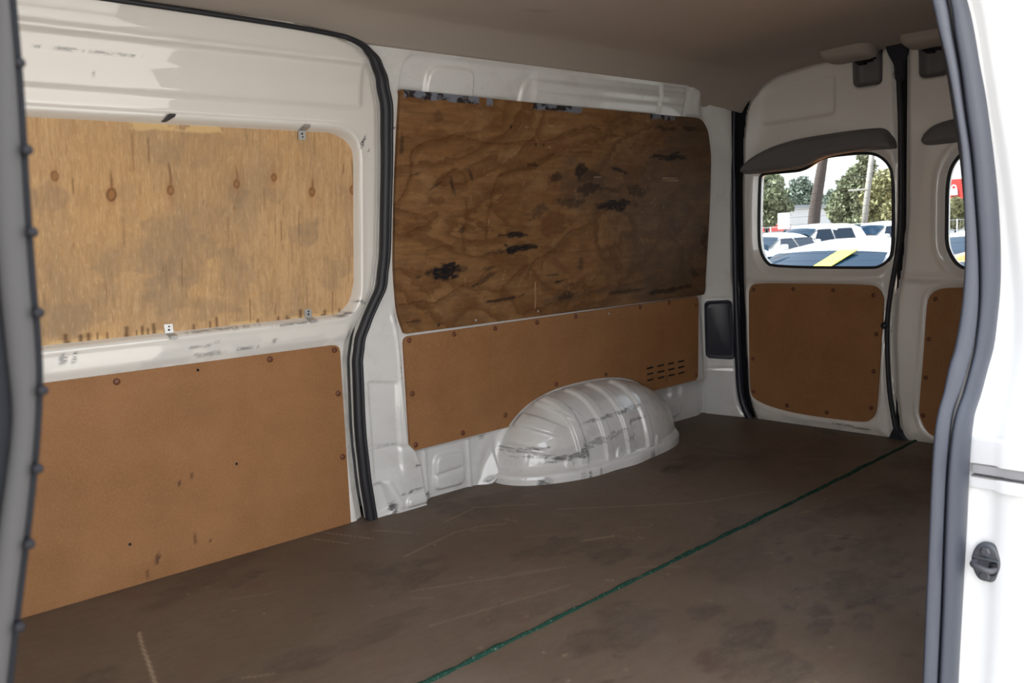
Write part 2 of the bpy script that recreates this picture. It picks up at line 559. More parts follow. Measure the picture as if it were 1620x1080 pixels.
M['leaf_b'] = plain('olive_leaves', (.27, .265, .13), .7, 0, .35, 3)
M['leaf_c'] = plain('dusky_green_leaves', (.15, .19, .15), .7, 0, .35, 3)
M['red'] = plain('red_cladding', (.55, .035, .030), .5, 0, .08, 2)
M['white_wall'] = plain('white_cladding', (.72, .72, .72), .5, 0, .06, 2)
M['grey_wall'] = plain('grey_cladding', (.30, .32, .35), .6, 0, .1, 2)
M['dark_glass'] = plain('shopfront_glass', (.05, .06, .07), .15, 0, .1, 2)
M['emblem'] = plain('white_sign_letters', (.82, .80, .80), .5, 0, .02)
M['fence'] = plain('galvanised_fence', (.4, .42, .43), .4, .5, .1, 10)
M['wire'] = plain('black_wire', (.03, .03, .03), .6)

def mat_ground():
    b = NB('sunlit_asphalt')
    c = b.mix(b.noise(.35, detail=6), (.20, .195, .185), (.27, .262, .25))
    c = b.mix(b.ramp(b.noise(60, detail=3), [(.5, 0.0), (.8, .5)]), c, (.36, .35, .33))
    return b.done(c, .85, 0, None, .2)
M['ground'] = mat_ground()

# ------------------------------------------------------------------ ground outside
V, F = box_mesh((-30, -40, GROUND - .2), (150, 110, GROUND))
g = mk('ground', V, F, M['ground'], None, False)
meta(g, 'sunlit grey asphalt of the car yard around the van', 'ground', None, 'structure')

# ------------------------------------------------------------------ van floor: two boards with a seam
def floor_seam(x):
    return np.interp(x, [-1.0, .88, 1.289, 1.761, 2.304, 3.094, 3.3], [1.18, 1.254, 1.271, 1.290, 1.312, 1.350, 1.356])
fl = box('floor', (-.95, .56, -.05), (3.2, 2.30, -.020), M['steel'])
meta(fl, 'van load floor under two worn brown boards', 'floor', None, 'structure')

def f_stain(u, v):
    s = np.zeros(u.shape)
    for k, (x, y, rx, ry, st) in enumerate([(2.313, 1.797, .06, .035, .9), (1.758, .904, .10, .05, .55), (1.974, 1.091, .07, .05, .3), (1.418, .938, .10, .05, .6),
                                (1.579, .866, .07, .03, .6), (1.205, 1.348, .10, .05, .25), (.93, 1.493, .12, .05, .35), (1.747, 1.206, .16, .09, .35),
                                (2.048, 1.213, .12, .05, .35), (2.442, 1.085, .14, .05, .5), (.818, 2.08, .22, .05, .35), (1.25, 1.13, .12, .07, .5),
                                (1.45, 1.06, .05, .03, .5), (1.62, .80, .05, .02, .5), (1.30, .93, .06, .04, .5), (2.1, 1.0, .18, .05, .35), (2.75, 1.5, .3, .08, .3), (2.5, .9, .10, .03, .5)]):
        s = np.maximum(s, st * blob(u, v, x, y, rx, ry, .2 + .3 * math.sin(k * 2.1), .75, 20 + k, 16))
    s = np.maximum(s, .85 * blob(u, v, 1.78, .815, .14, .016, -.33, .35, 61, 30))
    s = np.maximum(s, .55 * seg_line(u, v, [(2.585, 1.899), (2.607, 1.663), (2.594, 1.465)], .012))
    s = np.maximum(s, .5 * sstep((.06 - np.abs(v - 2.165)) / .06) * fbm(u * 9, v * 9, 5))
    sp = fbm(u * 22, v * 34, 44, 5)
    s = np.maximum(s, .7 * sstep((sp - .66) / .06) * sstep((1.5 - v) / .5) * sstep((fbm(u * 3, v * 3, 8) - .42) / .2))
    s = np.maximum(s, .45 * sstep((fbm(u * 4.5, v * 6, 77, 5) - .60) / .10))
    return s
def f_dust(u, v):
    return sstep((fbm(u * 2.2, v * 2.6, 31, 5) - .38) / .3) * sstep((1.45 - v) / .35)
def f_scr(u, v):
    s = np.zeros(u.shape)
    for pts, st in (([(.579, 1.878), (.557, 1.79), (.545, 1.73), (.515, 1.60)], 1.0), ([(1.168, 2.17), (1.24, 1.991)], .6), ([(1.13, 2.12), (1.175, 2.01)], .6),
                    ([(1.22, 1.814), (1.42, 1.86), (1.499, 1.845), (1.56, 1.807)], .5), ([(1.743, 1.79), (1.95, 1.60), (2.046, 1.519), (2.262, 1.423)], .5),
                    ([(1.598, 1.551), (1.676, 1.511)], .8), ([(1.02, 1.439), (1.367, 1.372)], .3), ([(1.45, 1.95), (1.6, 1.99), (1.75, 1.86)], .5), ([(1.1, 1.62), (1.4, 1.47)], .35),
                    ([(1.28, 2.05), (1.34, 1.95)], .5), ([(1.33, 1.52), (1.44, 1.455)], .3), ([(1.55, 1.33), (1.62, 1.25)], .35)):
        s = np.maximum(s, st * seg_line(u, v, pts, .0040))
    r2 = np.random.default_rng(5)
    for k in range(34):
        x = r2.uniform(.6, 2.8); y = r2.uniform(.8, 2.1); a = r2.normal(-.75, .35); L = r2.uniform(.02, .09)
        s = np.maximum(s, r2.uniform(.2, .6) * seg_line(u, v, [(x, y), (x + L * math.cos(a), y + L * math.sin(a))], .0030))
    for k in range(60):
        x = r2.uniform(.6, 2.6); y = r2.uniform(.7, 2.1)
        s = np.maximum(s, r2.uniform(.3, .8) * sstep(1.3 - np.hypot(u - x, v - y) / .0045))
    return s * (.45 + .5 * fbm(u * 60, v * 60, 3, 3))
xs = np.linspace(-.95, 3.2, 40)
fa = {'stain': f_stain, 'dust': f_dust, 'scratch': f_scr}
far_b = [(x, float(floor_seam(x)) + .0045) for x in xs] + [(3.2, 2.275), (-.95, 2.275)]
near_b = [(x, float(floor_seam(x)) - .0045) for x in xs] + [(3.2, .60), (-.95, .60)]
for bd in (far_b, near_b):
    sheet('floor_board', bd, .0056, lambda u, v: (u, v, .0 * u), M['floor'], fl, back=(0, 0, -.018), attrs=fa)
cp = []
for i in range(150):
    x = -.5 + 3.72 * i / 149
    cp.append((x, float(floor_seam(x)) + .0022 * math.sin(x * 31) * vnoise(x * 7, 0, 3), -.0030 + .0025 * vnoise(x * 23, 1, 9)))
co = tube('seam_cord', cp, [.0058 + .0032 * float(vnoise(p[0] * 60, 2, 4)) for p in cp], M['cord'], None, 7)
meta(co, 'frayed dark green cord lying in the floor seam towards the rear doors', 'cord')

# ------------------------------------------------------------------ far side wall
def Yw(z):
    return np.interp(z, [-.1, .53, 1.22, 1.30, 1.38], [2.16, 2.16, 2.07, 2.045, 2.005])
SEAL_Z = [-.06, .007, .095, .265, .467, .529, .59, .668, .767, 1.013, 1.166, 1.24, 1.285, 1.311, 1.33, 1.345]
SEAL_X = [1.333, 1.330, 1.319, 1.311, 1.318, 1.332, 1.359, 1.401, 1.413, 1.416, 1.413, 1.394, 1.365, 1.332, 1.26, 1.15]
def aper(z): return np.interp(z, SEAL_Z, SEAL_X)
CZ = [-.05, 0, .2, .53, .9, 1.08, 1.26, 1.40]
CX = [3.11, 3.107, 3.055, 3.03, 2.99, 2.97, 2.90, 2.88]
CY = [2.26, 2.255, 2.21, 2.19, 2.153, 2.105, 2.075, 2.03]

FLZ = [-.02, .128, .167, .196, .313, .466, .58, .70]
FLX = [1.535, 1.522, 1.506, 1.480, 1.475, 1.472, 1.464, 1.458]
R1 = rpoly([(1.586, .020), (1.597, .128), (1.705, .126), (1.706, .018)], .025)
R2 = rpoly([(2.718, .100), (2.722, .152), (2.862, .160), (2.866, .105)], .018)
R3 = rpoly([(2.904, .104), (2.906, .148), (2.934, .150), (2.932, .108)], .010)
R4 = rpoly([(2.745, .010), (2.755, .078), (2.918, .090), (2.914, .030)], .025)
OVA = rpoly([(1.446, .010), (1.451, .036), (1.513, .036), (1.522, .010)], .012)
TRI = rpoly([(1.342, .004), (1.343, .100), (1.376, .100), (1.404, .012)], .01)
EM1 = rpoly([(1.466, 1.10), (1.476, 1.314), (2.60, 1.312), (2.60, 1.10)], [0, .055, .01, 0])
EM2 = rpoly([(1.560, 1.10), (1.567, 1.290), (1.735, 1.290), (1.752, 1.10)], [0, .045, .03, 0])
EM3 = rpoly([(1.928, 1.10), (1.934, 1.282), (2.745, 1.291), (2.757, 1.10)], [0, .05, .03, 0])
ARCHW = [(2.26 + .50 * math.cos(t), .31 * math.sin(t)) for t in np.linspace(0, math.pi, 24)]
def wall_off(u, v):
    """positive = towards the load space"""
    o = np.zeros(u.shape)
    # upper pressings
    o += -.010 * sstep(.5 - sdf(u, v, EM1) / .012)
    o += emb(u, v, EM2, .013, .016) + emb(u, v, EM3, .010, .018)
    gz = np.interp(v, [1.198, 1.205, 1.215, 1.222, 1.238, 1.243, 1.251, 1.254, 1.269, 1.273, 1.280, 1.283, 1.299, 1.304, 1.313],
                   [0, .0015, .0055, .0080, .0112, .0105, .0062, .0062, .0096, .0092, .0060, .0060, .0090, .0085, 0])
    o += gz * sstep((u - 1.965) / .03) * sstep((2.750 - u) / .02)
    o += .008 * sstep((u - 2.76) / .02) * sstep((v - 1.205) / .02)
    o *= np.where(v > .8, sstep((v - 1.196) / .016), 1.0)
    # the pillar stands proud of the lower wall
    fx = np.interp(v, FLZ, FLX)
    low = sstep((.62 - v) / .10)
    o += .026 * sstep((fx - u) / .016 + .5) * low
    o += .004 * np.exp(-((u - fx + .012) / .005) ** 2) * low
    o += -.007 * sstep((.400 - .16 * (u - 1.40) - v) / .010) * sstep((1.452 - u) / .012) * sstep((u - 1.345) / .01) * sstep((v - .10) / .04)
    o += -.004 * np.exp(-((v - .198 + .2 * (u - 1.42)) / .007) ** 2) * sstep((fx - u) / .01)
    o += .012 * sstep((.17 - v) / .14) * sstep((fx - u) / .02) * sstep((u - 1.38) / .05)
    o += emb(u, v, OVA, .011, .009) - emb(u, v, TRI, .014, .010)
    o += emb(u, v, [(1.40, .10), (1.376, .10), (1.425, .012), (1.44, .012)], .006, .012)
    # low strip under the hardboard
    o += -.016 * sstep((.168 - v) / .012) * sstep((u - fx) / .014)
    o += emb(u, v, R1, .016, .010)
    o += -.008 * np.exp(-((v - .070 - .05 * (u - 1.65)) / .005) ** 2) * sstep((u - 1.592) / .006) * sstep((1.70 - u) / .006)
    for x in (1.560, 1.733):
        o += .007 * np.exp(-((u - x) / .006) ** 2) * sstep((.17 - v) / .01)
    o += .042 * np.clip(-sdf(u, v, [(1.829, .165), (1.745, -.03), (1.90, -.03)]) / .045, 0, 1) * sstep((.168 - v) / .02) * (.4 + .6 * sstep((.17 - v) / .15))
    # rear end, set further out
    far = sstep((u - 2.62) / .10)
    o += -.060 * sstep((.172 - v) / .014) * far
    o += emb(u, v, R2, -.016, .009) + emb(u, v, R3, -.014, .008) + emb(u, v, R4, .014, .010)
    # lip round the wheel arch
    o += .008 * np.exp(-(sdf(u, v, ARCHW) / .02) ** 2) * sstep((.17 - v) / .01)
    return o
def wall_surf(u, v):
    cx = np.interp(v, CZ, CX); cy = np.interp(v, CZ, CY)
    y = Yw(v) - wall_off(u, v)
    t = sstep((u - (cx - .075)) / .075)
    return u, y * (1 - t) + cy * t, v
def w_scuff(u, v):
    s = np.zeros(u.shape)
    for k, (x, z, rx, rz, a, st) in enumerate([(1.443, 1.113, .016, .002, 0, 1), (1.468, .44, .006, .05, 0, .7), (1.469, .52, .004, .05, 0, .6), (1.472, .36, .006, .035, 0, .9), (1.535, .03, .010, .05, .2, .9), (1.545, .012, .03, .012, 0, .9),
                                               (1.48, .055, .05, .003, .05, 1), (1.50, .125, .008, .005, 0, 1), (1.405, .015, .010, .02, 0, 1), (1.83, .02, .04, .012, .5, .8), (1.80, .006, .02, .01, 0, .9),
                                               (1.79, .155, .012, .010, 0, .6), (2.68, .150, .05, .010, .1, .6), (1.40, .205, .06, .003, 0, .4), (2.5, .155, .06, .012, 0, .5)]):
        s = np.maximum(s, st * blob(u, v, x, z, rx, rz, a, .8, 40 + k, 120))
    return s
def w_smear(u, v):
    s = .55 * sstep((.30 - v) / .3) * sstep((fbm(u * 11, v * 14, 12, 5) - .46) / .2) * sstep((2.0 - u) / .2)
    s = np.maximum(s, .55 * sstep((.03 - np.abs(u - 1.83)) / .03) * sstep((.16 - v) / .05) * (.5 + fbm(u * 20, v * 20, 15)))
    s = np.maximum(s, .34 * sstep((.45 - v) / .30) * (.5 + fbm(u * 5, v * 5, 14)))
    return np.maximum(s, .5 * sstep((.05 - v) / .05) * fbm(u * 30, v * 30, 13))
zz = np.concatenate([np.linspace(-.04, 1.2, 40), np.linspace(1.22, 1.335, 14)])
oz = [(float(aper(z)) - .004, z) for z in zz] + [(1.10, 1.345), (1.10, 1.375)]
oz += [(float(np.interp(z, CZ, CX)), z) for z in np.linspace(1.375, -.04, 30)]
wl = sheet('wall_left', oz, .0046, wall_surf, M['paint_old'], None, back=(0, .035, 0), attrs={'scuff': w_scuff, 'smear': w_smear})
meta(wl, 'white painted inner side wall of the van behind the sliding door', 'wall', None, 'structure')

# the white column at the back corner, between side wall and rear doors
HZ = [-.05, .013, .044, .118, .264, .581, .942, 1.262, 1.40]
HY = [2.03, 2.045, 2.066, 2.080, 2.086, 2.092, 2.092, 2.086, 2.08]
def col_pt(s, z):
    ax, ay = np.interp(z, CZ, CX), np.interp(z, CZ, CY)
    bx, by = 3.135, np.interp(z, HZ, HY)
    x = ax + (bx - ax) * s; y = ay + (by - ay) * s
    # soft bulge and two seams
    k = .010 * sstep(s / .12) * sstep((.93 - s) / .10)
    for zs in (.500, .206):
        k = k - .004 * np.exp(-((z - zs) / .004) ** 2)
    k = k - .012 * sstep((s - .80) / .05) * sstep((z - .52) / .1)
    nx, ny = by - ay, -(bx - ax)
    L = np.hypot(nx, ny)
    return x + k * nx / L, y + k * ny / L, z
rows = []
for z in np.linspace(-.04, 1.38, 240):
    s = np.linspace(-.02, 1.05, 30)
    x, y, _ = col_pt(s, np.full(30, z))
    rows.append(np.stack([x, y, np.full(30, z)], 1))
V, F = loft(rows)
mk('rear_column', V, F, M['paint_old'], wl)['label'] = 'white column beside the rear door hinge'
# black access cover set in it
cvp = [( .085, .255), (.062, .488), (.80, .489), (.845, .247)]
def cov_pts(grow, out):
    # rounded in metres: s spans about .145 m
    W_ = .15
    P = rpoly([((a - .45) * W_ * (1 + grow), (z - .37) * (1 + grow * .6)) for a, z in cvp], .022)
    r = []
    for a, z in P:
        x, y, _ = col_pt(a / W_ + .45, z + .37)
        r.append((float(x) - out * .72, float(y) - out * .70, z + .37))
    return r
rows = [cov_pts(.06, -.004), cov_pts(.06, .006), cov_pts(.02, .010), cov_pts(-.05, .010), cov_pts(-.09, .004), cov_pts(-.14, .005)]
V, F = loft(rows, True)
n = len(rows[0]); F.append(tuple(range(5 * n, 6 * n)))
cvr = mk('access_cover', V, F, M['navy_black'], None)
meta(cvr, 'tall black plastic cover with rounded corners on the white column beside the rear door', 'cover')

# ------------------------------------------------------------------ panels on the side wall
def rivet_mesh(r=.0075, h=.0035, n=10):
    V = []; F = []
    for k, (rr, d) in enumerate(((1, 0), (.95, .55), (.6, .9))):
        for i in range(n):
            t = 2 * math.pi * i / n
            V.append((r * rr * math.cos(t), -h * d, r * rr * math.sin(t)))
    for k in range(2):
        for i in range(n):
            F.append((k * n + i, k * n + (i + 1) % n, (k + 1) * n + (i + 1) % n, (k + 1) * n + i))
    F.append(tuple(range(2 * n, 3 * n)))
    return V, F
def rivet_data(name, mat, r, h):
    V, F = rivet_mesh(r, h)
    me = bpy.data.meshes.new(name); me.from_pydata(V, [], F); me.update(); me.materials.append(mat)
    me.polygons.foreach_set('use_smooth', [True] * len(me.polygons))
    return me
RIV = rivet_data('rivet', M['rivet'], .0085, .0042)
SCR = rivet_data('screw', M['screw'], .0042, .0025)
DOT = rivet_data('screw', M['clip_dark'], .006, .002)
def put(name, me, loc, parent, rz=0.0):
    o = bpy.data.objects.new(name, me); C.objects.link(o)
    o.parent = parent
    o.location = world_of(parent).inverted() @ Vector(loc)
    o.rotation_euler = (0, 0, rz)
    return o

# hardboard sheet with its vent slots cut through
slots = []
for r in range(3):
    z0 = .2675 - r * .0235
    for x in (2.611, 2.676, 2.742, 2.806):
        slots.append([(x, z0 - .0035), (x, z0 + .0035), (x + .044, z0 + .0045), (x + .044, z0 - .0025)])
HBNOTCH = [(2.262 + .432 * np.sign(math.cos(t)) * abs(math.cos(t)) ** (2 / 2.55), .270 * max(0, math.sin(t)) ** (2 / 2.55)) for t in np.linspace(0, math.pi, 60)] + [(1.82, -.1), (2.70, -.1)]
hb_out = rpoly([(1.492, .167), (1.492, .515), (2.952, .520), (2.936, .178)], .022)
HBT = .008
hb = sheet('hardboard_panel', hb_out, .0045, lambda u, v: (u, Yw(v) - HBT, v), M['hardboard'], None, holes=slots + [HBNOTCH], back=(0, .012, 0),
           attrs={'stain': lambda u, v: np.maximum(.10 * sstep((fbm(u * 5, v * 7, 50, 5) - .5) / .25), .8 * blob(u, v, 2.73, .215, .004, .02, 0, .4, 3, 90))})
meta(hb, 'long brown hardboard sheet with vent slots, below the stained plywood', 'panel')
for x, z in [(1.512, .503), (1.683, .503), (1.853, .503), (2.041, .504), (2.229, .505), (2.582, .508), (2.759, .509), (1.512, .184), (1.512, .341), (1.697, .186), (1.879, .212), (2.119, .280), (2.377, .278), (2.542, .203), (2.93, .486), (2.92, .199)]:
    put('rivet', RIV, (x, 2.16 - HBT, z), hb)
put('screw', SCR, (2.403, 2.16 - HBT, .500), hb)
bk = box('slot_backing', (2.59, 2.156, .200), (2.87, 2.158, .290), M['clip_dark'], hb)

# dark plywood sheet
pd_out = rpoly([(1.496, .524), (1.470, .585), (1.455, .72), (1.456, .944), (1.462, 1.10), (1.469, 1.216), (2.10, 1.211), (2.862, 1.2105), (2.912, 1.172), (2.948, 1.078), (2.971, .869), (2.986, .545), (2.978, .524)],
               [.006, .05, .05, .1, .05, .004, .0, .03, .03, .04, .1, .01, .006])
PT = .013
def pd_surf(u, v): return u, Yw(v) - PT - .004 * sstep((u - 2.2) / .5) * sstep((.60 - v) / .08), v
def a_tape(u, v):
    s = np.zeros(u.shape)
    e = .006 * (fbm(u * 40, v * 3, 71, 4) - .5) * 2
    top = 1.2105 + (2.86 - u) * .0033
    for x0, x1, t in ((1.474, 1.757, .022), (1.780, 1.812, .024), (1.975, 2.204, .022), (2.555, 2.705, .018)):
        s = np.maximum(s, sstep((u - x0 + e) / .006) * sstep((x1 - u + e) / .006) * sstep((v - (top - t) + e * .7) / .003))
    return s
def a_black(u, v):
    s = np.zeros(u.shape)
    for k, (x, z, rx, rz, a, st) in enumerate([(1.640, .702, .062, .024, .10, 1.0), (1.575, .700, .035, .010, .2, .8), (1.700, .704, .04, .008, 0, .5),
            (1.925, .757, .060, .014, .06, 1.0), (1.985, .758, .05, .009, 0, .9), (1.85, .750, .05, .008, .05, .55), (1.935, .800, .050, .009, 0, .95), (1.89, .801, .04, .004, 0, .8),
            (2.386, .889, .075, .020, 0, .95), (2.33, .893, .05, .008, .1, .7), (2.46, .895, .06, .015, 0, .5), (2.699, 1.062, .110, .010, .02, .85), (2.72, 1.075, .04, .006, .3, .8), (2.66, 1.052, .05, .004, 0, .8), (2.21, 1.007, .030, .022, 0, .8),
            (2.363, .944, .05, .010, -.1, .5), (2.41, 1.01, .04, .006, -.2, .8), (2.535, .940, .06, .024, 0, .6), (1.904, .5965, .060, .006, .06, .85), (1.84, .594, .045, .004, 0, .8), (2.134, .636, .035, .005, .15, .85), (2.65, 1.163, .07, .010, 0, .6),
            (2.805, 1.168, .04, .010, 0, .6), (2.266, .944, .055, .020, 0, .65), (2.175, .903, .06, .018, 0, .55), (2.10, .985, .03, .014, .2, .6), (2.25, .985, .06, .018, .1, .5), (1.76, .650, .028, .006, .3, .8), (1.80, .665, .04, .008, .4, .55), (1.82, .700, .03, .007, .1, .55),
            (1.60, .956, .030, .004, .5, .6), (1.66, .955, .006, .03, .3, .6), (1.73, .985, .006, .022, .5, .6), (1.52, .985, .02, .003, .2, .5), (2.18, .585, .04, .012, .1, .6), (1.535, .558, .03, .004, 0, .6), (1.60, 1.150, .02, .02, 0, .35), (1.99, 1.02, .035, .003, 0, .8), (2.09, .66, .05, .003, 0, .6),
            (2.50, .575, .10, .008, 0, .6), (2.73, .560, .12, .010, .02, .7), (2.90, .62, .03, .02, 0, .5), (2.95, .75, .03, .04, 0, .5), (2.05, .70, .006, .03, 0, .35), (2.24, .69, .012, .03, 0, .45), (1.475, 1.07, .008, .03, 0, .6), (1.70, .82, .015, .012, 0, .6), (2.02, .875, .05, .02, .2, .5)]):
        s = np.maximum(s, st * blob(u, v, x, z, rx, rz, a, .95, 100 + k, 34))
    for xx, zz_, st in ((1.62, .538, .9), (1.885, 1.135, .9), (1.995, 1.085, .8), (2.03, 1.084, .6)):
        s = np.maximum(s, st * sstep(1.4 - np.hypot(u - xx, v - zz_) / .006))
    return s
def a_grey(u, v):
    s = sstep((u - 2.30 + .35 * (fbm(u * 3, v * 4, 91) - .5)) / .45)
    s = np.maximum(s, .75 * blob(u, v, 2.30, .95, .22, .09, .0, .7, 92, 12))
    s = np.maximum(s, .55 * sstep((.66 - v) / .08) * sstep((fbm(u * 5, v * 12, 93, 5) - .36) / .25))
    s = np.maximum(s, .8 * sstep((.03 - np.abs(v - .578 - .02 * (u - 2.1))) / .03) * sstep((u - 1.95) / .2) * sstep((fbm(u * 7, v * 16, 94) - .35) / .2))
    return s
TIDES = [[(1.462, .90), (1.50, .955), (1.505, 1.01), (1.53, 1.06), (1.60, 1.085), (1.675, 1.098), (1.74, 1.088), (1.80, 1.078), (1.90, 1.092), (1.99, 1.10), (2.10, 1.115), (2.217, 1.142), (2.30, 1.145)],
         [(1.80, .80), (1.81, .88), (1.835, .963), (1.87, .995), (1.963, 1.019), (2.05, 1.05), (2.162, 1.068), (2.26, 1.07)],
         [(1.462, .885), (1.53, .868), (1.60, .868), (1.585, .85), (1.50, .815)], [(1.60, .965), (1.66, .995), (1.70, .985), (1.71, .955), (1.64, .952), (1.60, .965)],
         [(1.705, .92), (1.715, .86), (1.705, .80), (1.72, .76)], [(1.47, .615), (1.56, .622), (1.63, .618), (1.72, .655), (1.78, .675), (1.82, .69)], [(1.87, .61), (1.90, .65), (1.98, .70), (2.08, .74), (2.17, .80), (2.26, .83)],
         [(1.465, .715), (1.53, .712), (1.58, .705)], [(1.98, .548), (2.12, .565), (2.28, .58), (2.42, .605), (2.52, .60), (2.62, .612)], [(2.06, .975), (2.15, 1.0), (2.24, 1.005), (2.33, .99)], [(1.56, .77), (1.66, .775), (1.74, .785)]]
def a_tide(u, v):
    s = np.zeros(u.shape)
    wu = u + .030 * (fbm(u * 16, v * 16, 131, 5) - .5); wv = v + .034 * (fbm(u * 16, v * 16, 137, 5) - .5)
    for k, t in enumerate(TIDES):
        P = smooth_path(t, 3)
        s = np.maximum(s, .85 * seg_line(wu, wv, P, .0035))
        s = np.maximum(s, .38 * seg_line(wu, wv + .008, P, .013))
    return s
def a_light(u, v):
    s = np.zeros(u.shape)
    s = np.maximum(s, .75 * seg_line(u, v, [(2.023, .640), (2.027, .555)], .0026))
    s = np.maximum(s, .4 * seg_line(u, v, [(2.045, .640), (2.047, .60)], .002))
    for x, z, L in ((2.70, .985, .09), (2.70, .975, .10), (2.30, .985, .04), (1.96, 1.137, .03), (2.05, 1.075, .02)):
        s = np.maximum(s, .5 * seg_line(u, v, [(x - L / 2, z), (x + L / 2, z + .002)], .002))
    r2 = np.random.default_rng(9)
    for k in range(70):
        x = r2.uniform(1.5, 2.9); z = r2.uniform(.55, 1.18); a = r2.normal(1.4, .5); L = r2.uniform(.008, .05)
        s = np.maximum(s, r2.uniform(.12, .4) * seg_line(u, v, [(x, z), (x + L * math.cos(a), z + L * math.sin(a))], .0014))
    return s
pd = sheet('plywood_panel', pd_out, .0042, pd_surf, M['ply_dark'], None, back=(0, .016, 0), attrs={'tape': a_tape, 'black': a_black, 'grey': a_grey, 'light': a_light, 'tide': a_tide})
meta(pd, 'large dark water-stained plywood sheet on the side wall above the long hardboard', 'panel')
for x, z in [(1.769, .5385), (2.042, .5425), (2.338, .5445), (2.87, .552)]:
    put('screw', SCR, (x, 2.16 - PT, z), pd)

# ------------------------------------------------------------------ wheel arch
AC = (2.262, 2.176, 0.0); AA, AD, AB_ = .425, .222, .262
def arch_pt(th, ph, grow=0.0):
    cx = np.cos(th) * np.cos(ph); cz = np.sin(th) * np.cos(ph); cy = np.sin(ph)
    p = 2.55
    r = (np.abs(cx / (AA + grow)) ** p + np.abs(cy / (AD + grow)) ** p + np.abs(cz / (AB_ + grow)) ** p) ** (-1 / p)
    return AC[0] + r * cx, AC[1] - r * cy, AC[2] + r * cz
NT, NP = 260, 130
TH, PH = np.meshgrid(np.linspace(math.pi, 0, NT), np.linspace(0.0, math.pi / 2, NP))
X, Y, Z = arch_pt(TH, PH)
d = np.stack([X - AC[0], (Y - AC[1]) * 1.5, Z], -1); d /= np.linalg.norm(d, axis=-1, keepdims=True) + 1e-9
disp = np.zeros(X.shape)
for x0, yb, yt in ((2.055, .030, 2.135), (2.165, .025, 2.14), (2.270, .030, 2.14), (2.375, .030, 2.13)):
    xx = X - (x0 + .10 * (Y - 1.97) * -.9)
    disp += .0115 * sstep((.0205 - np.abs(xx)) / .008) * sstep((Z - yb) / .012) * sstep((yt - Y) / .02)
for th0 in (2.62, 2.36):
    disp += .016 * sstep((.075 - np.abs(TH - th0)) / .02) * sstep((Y - 2.0) / .03) * sstep((2.15 - Y) / .02)
disp += .006 * sstep((.030 - np.abs(TH - 2.86)) / .02) * sstep((Y - 2.0) / .03) * sstep((2.15 - Y) / .02)
for x0 in (2.00, 2.215, 2.43):
    rr = np.hypot((X - x0) / .017, (Z - .030) / .036)
    disp += .006 * sstep((1.15 - rr) / .3) * sstep((2.05 - Y) / .02)
disp += .014 * sstep((.045 - PH) / .03)          # rolled edge against the wall
disp += .0025 * (fbm(X * 9, Z * 9 + Y * 6, 15) - .5)
X = X + d[..., 0] * disp; Y = Y + d[..., 1] * disp; Z = Z + d[..., 2] * disp
asc = np.zeros(X.shape)
for k, (x, z, rx, rz, a, st) in enumerate([(1.985, .072, .07, .007, -.1, 1.0), (2.045, .080, .025, .016, 0, 1.0), (1.90, .085, .04, .005, 0, .9), (1.90, .110, .04, .004, 0, .8), (1.95, .064, .06, .004, 0, .9), (2.065, .085, .010, .03, .2, .9),
        (2.18, .172, .08, .006, .06, .7), (2.30, .180, .06, .006, .06, .7), (2.31, .140, .05, .008, .1, .7), (2.22, .115, .06, .01, .1, .5), (2.11, .100, .05, .012, .2, .55), (2.28, .09, .03, .01, .2, .5), (2.62, .02, .03, .012, 0, .8), (2.13, .17, .06, .005, .1, .5), (2.6, .10, .01, .01, 0, .6), (1.88, .10, .03, .003, 0, .6)]):
    asc = np.maximum(asc, st * blob(X, Z, x, z, rx, rz, a, 1.0, 200 + k, 55))
asm = np.maximum(.22, .60 * sstep((fbm(X * 9, Z * 12 + Y * 5, 18, 5) - .48) / .2))
V = np.stack([X, Y, Z], -1).reshape(-1, 3)
F = []
idx = np.arange(NT * NP).reshape(NP, NT)
F = np.stack([idx[:-1, :-1], idx[:-1, 1:], idx[1:, 1:], idx[1:, :-1]], -1).reshape(-1, 4)
wa_b = thing('wheel_arch', (2.26, 2.06, 0), 'scuffed white ribbed wheel arch bulging from the side wall onto the floor', 'wheel arch')
mk('arch_shell', V, F, M['paint_old'], wa_b, True, {'scuff': asc.ravel(), 'smear': asm.ravel()})
# its spot-welded base flange
rows = []
for ph in np.linspace(0, math.pi, 120):
    c, s = math.cos(ph), math.sin(ph)
    def fp(g):
        r = (abs(c / (AA + g)) ** 2.75 + abs(s / (AD + g)) ** 2.75) ** (-1 / 2.75)
        return AC[0] - r * c, AC[1] - r * s
    wv = .003 * math.sin(ph * 9)
    rk = 1 - .70 * float(sstep(np.array((-c - .1) / .6)))
    a = fp(-.012); b = fp(.002); cc = fp((.019 + wv) * rk); dd = fp((.024 + wv) * rk)
    rows.append([(a[0], a[1], .058), (b[0], b[1], .036), (cc[0], cc[1], .031), (dd[0], dd[1], .027), (dd[0] , dd[1], .014), (dd[0], dd[1], -.004)])
V, F = loft(rows)
Va = np.array(V)
fs = np.maximum(.8 * sstep((fbm(Va[:, 0] * 30, Va[:, 1] * 30, 66, 4) - .62) / .06), 0) * sstep((.03 - Va[:, 2]) / .01)
mk('base_flange', V, F, M['paint_old'], wa_b, True, {'scuff': fs})['label'] = 'thin base flange of the wheel arch with chipped edge'

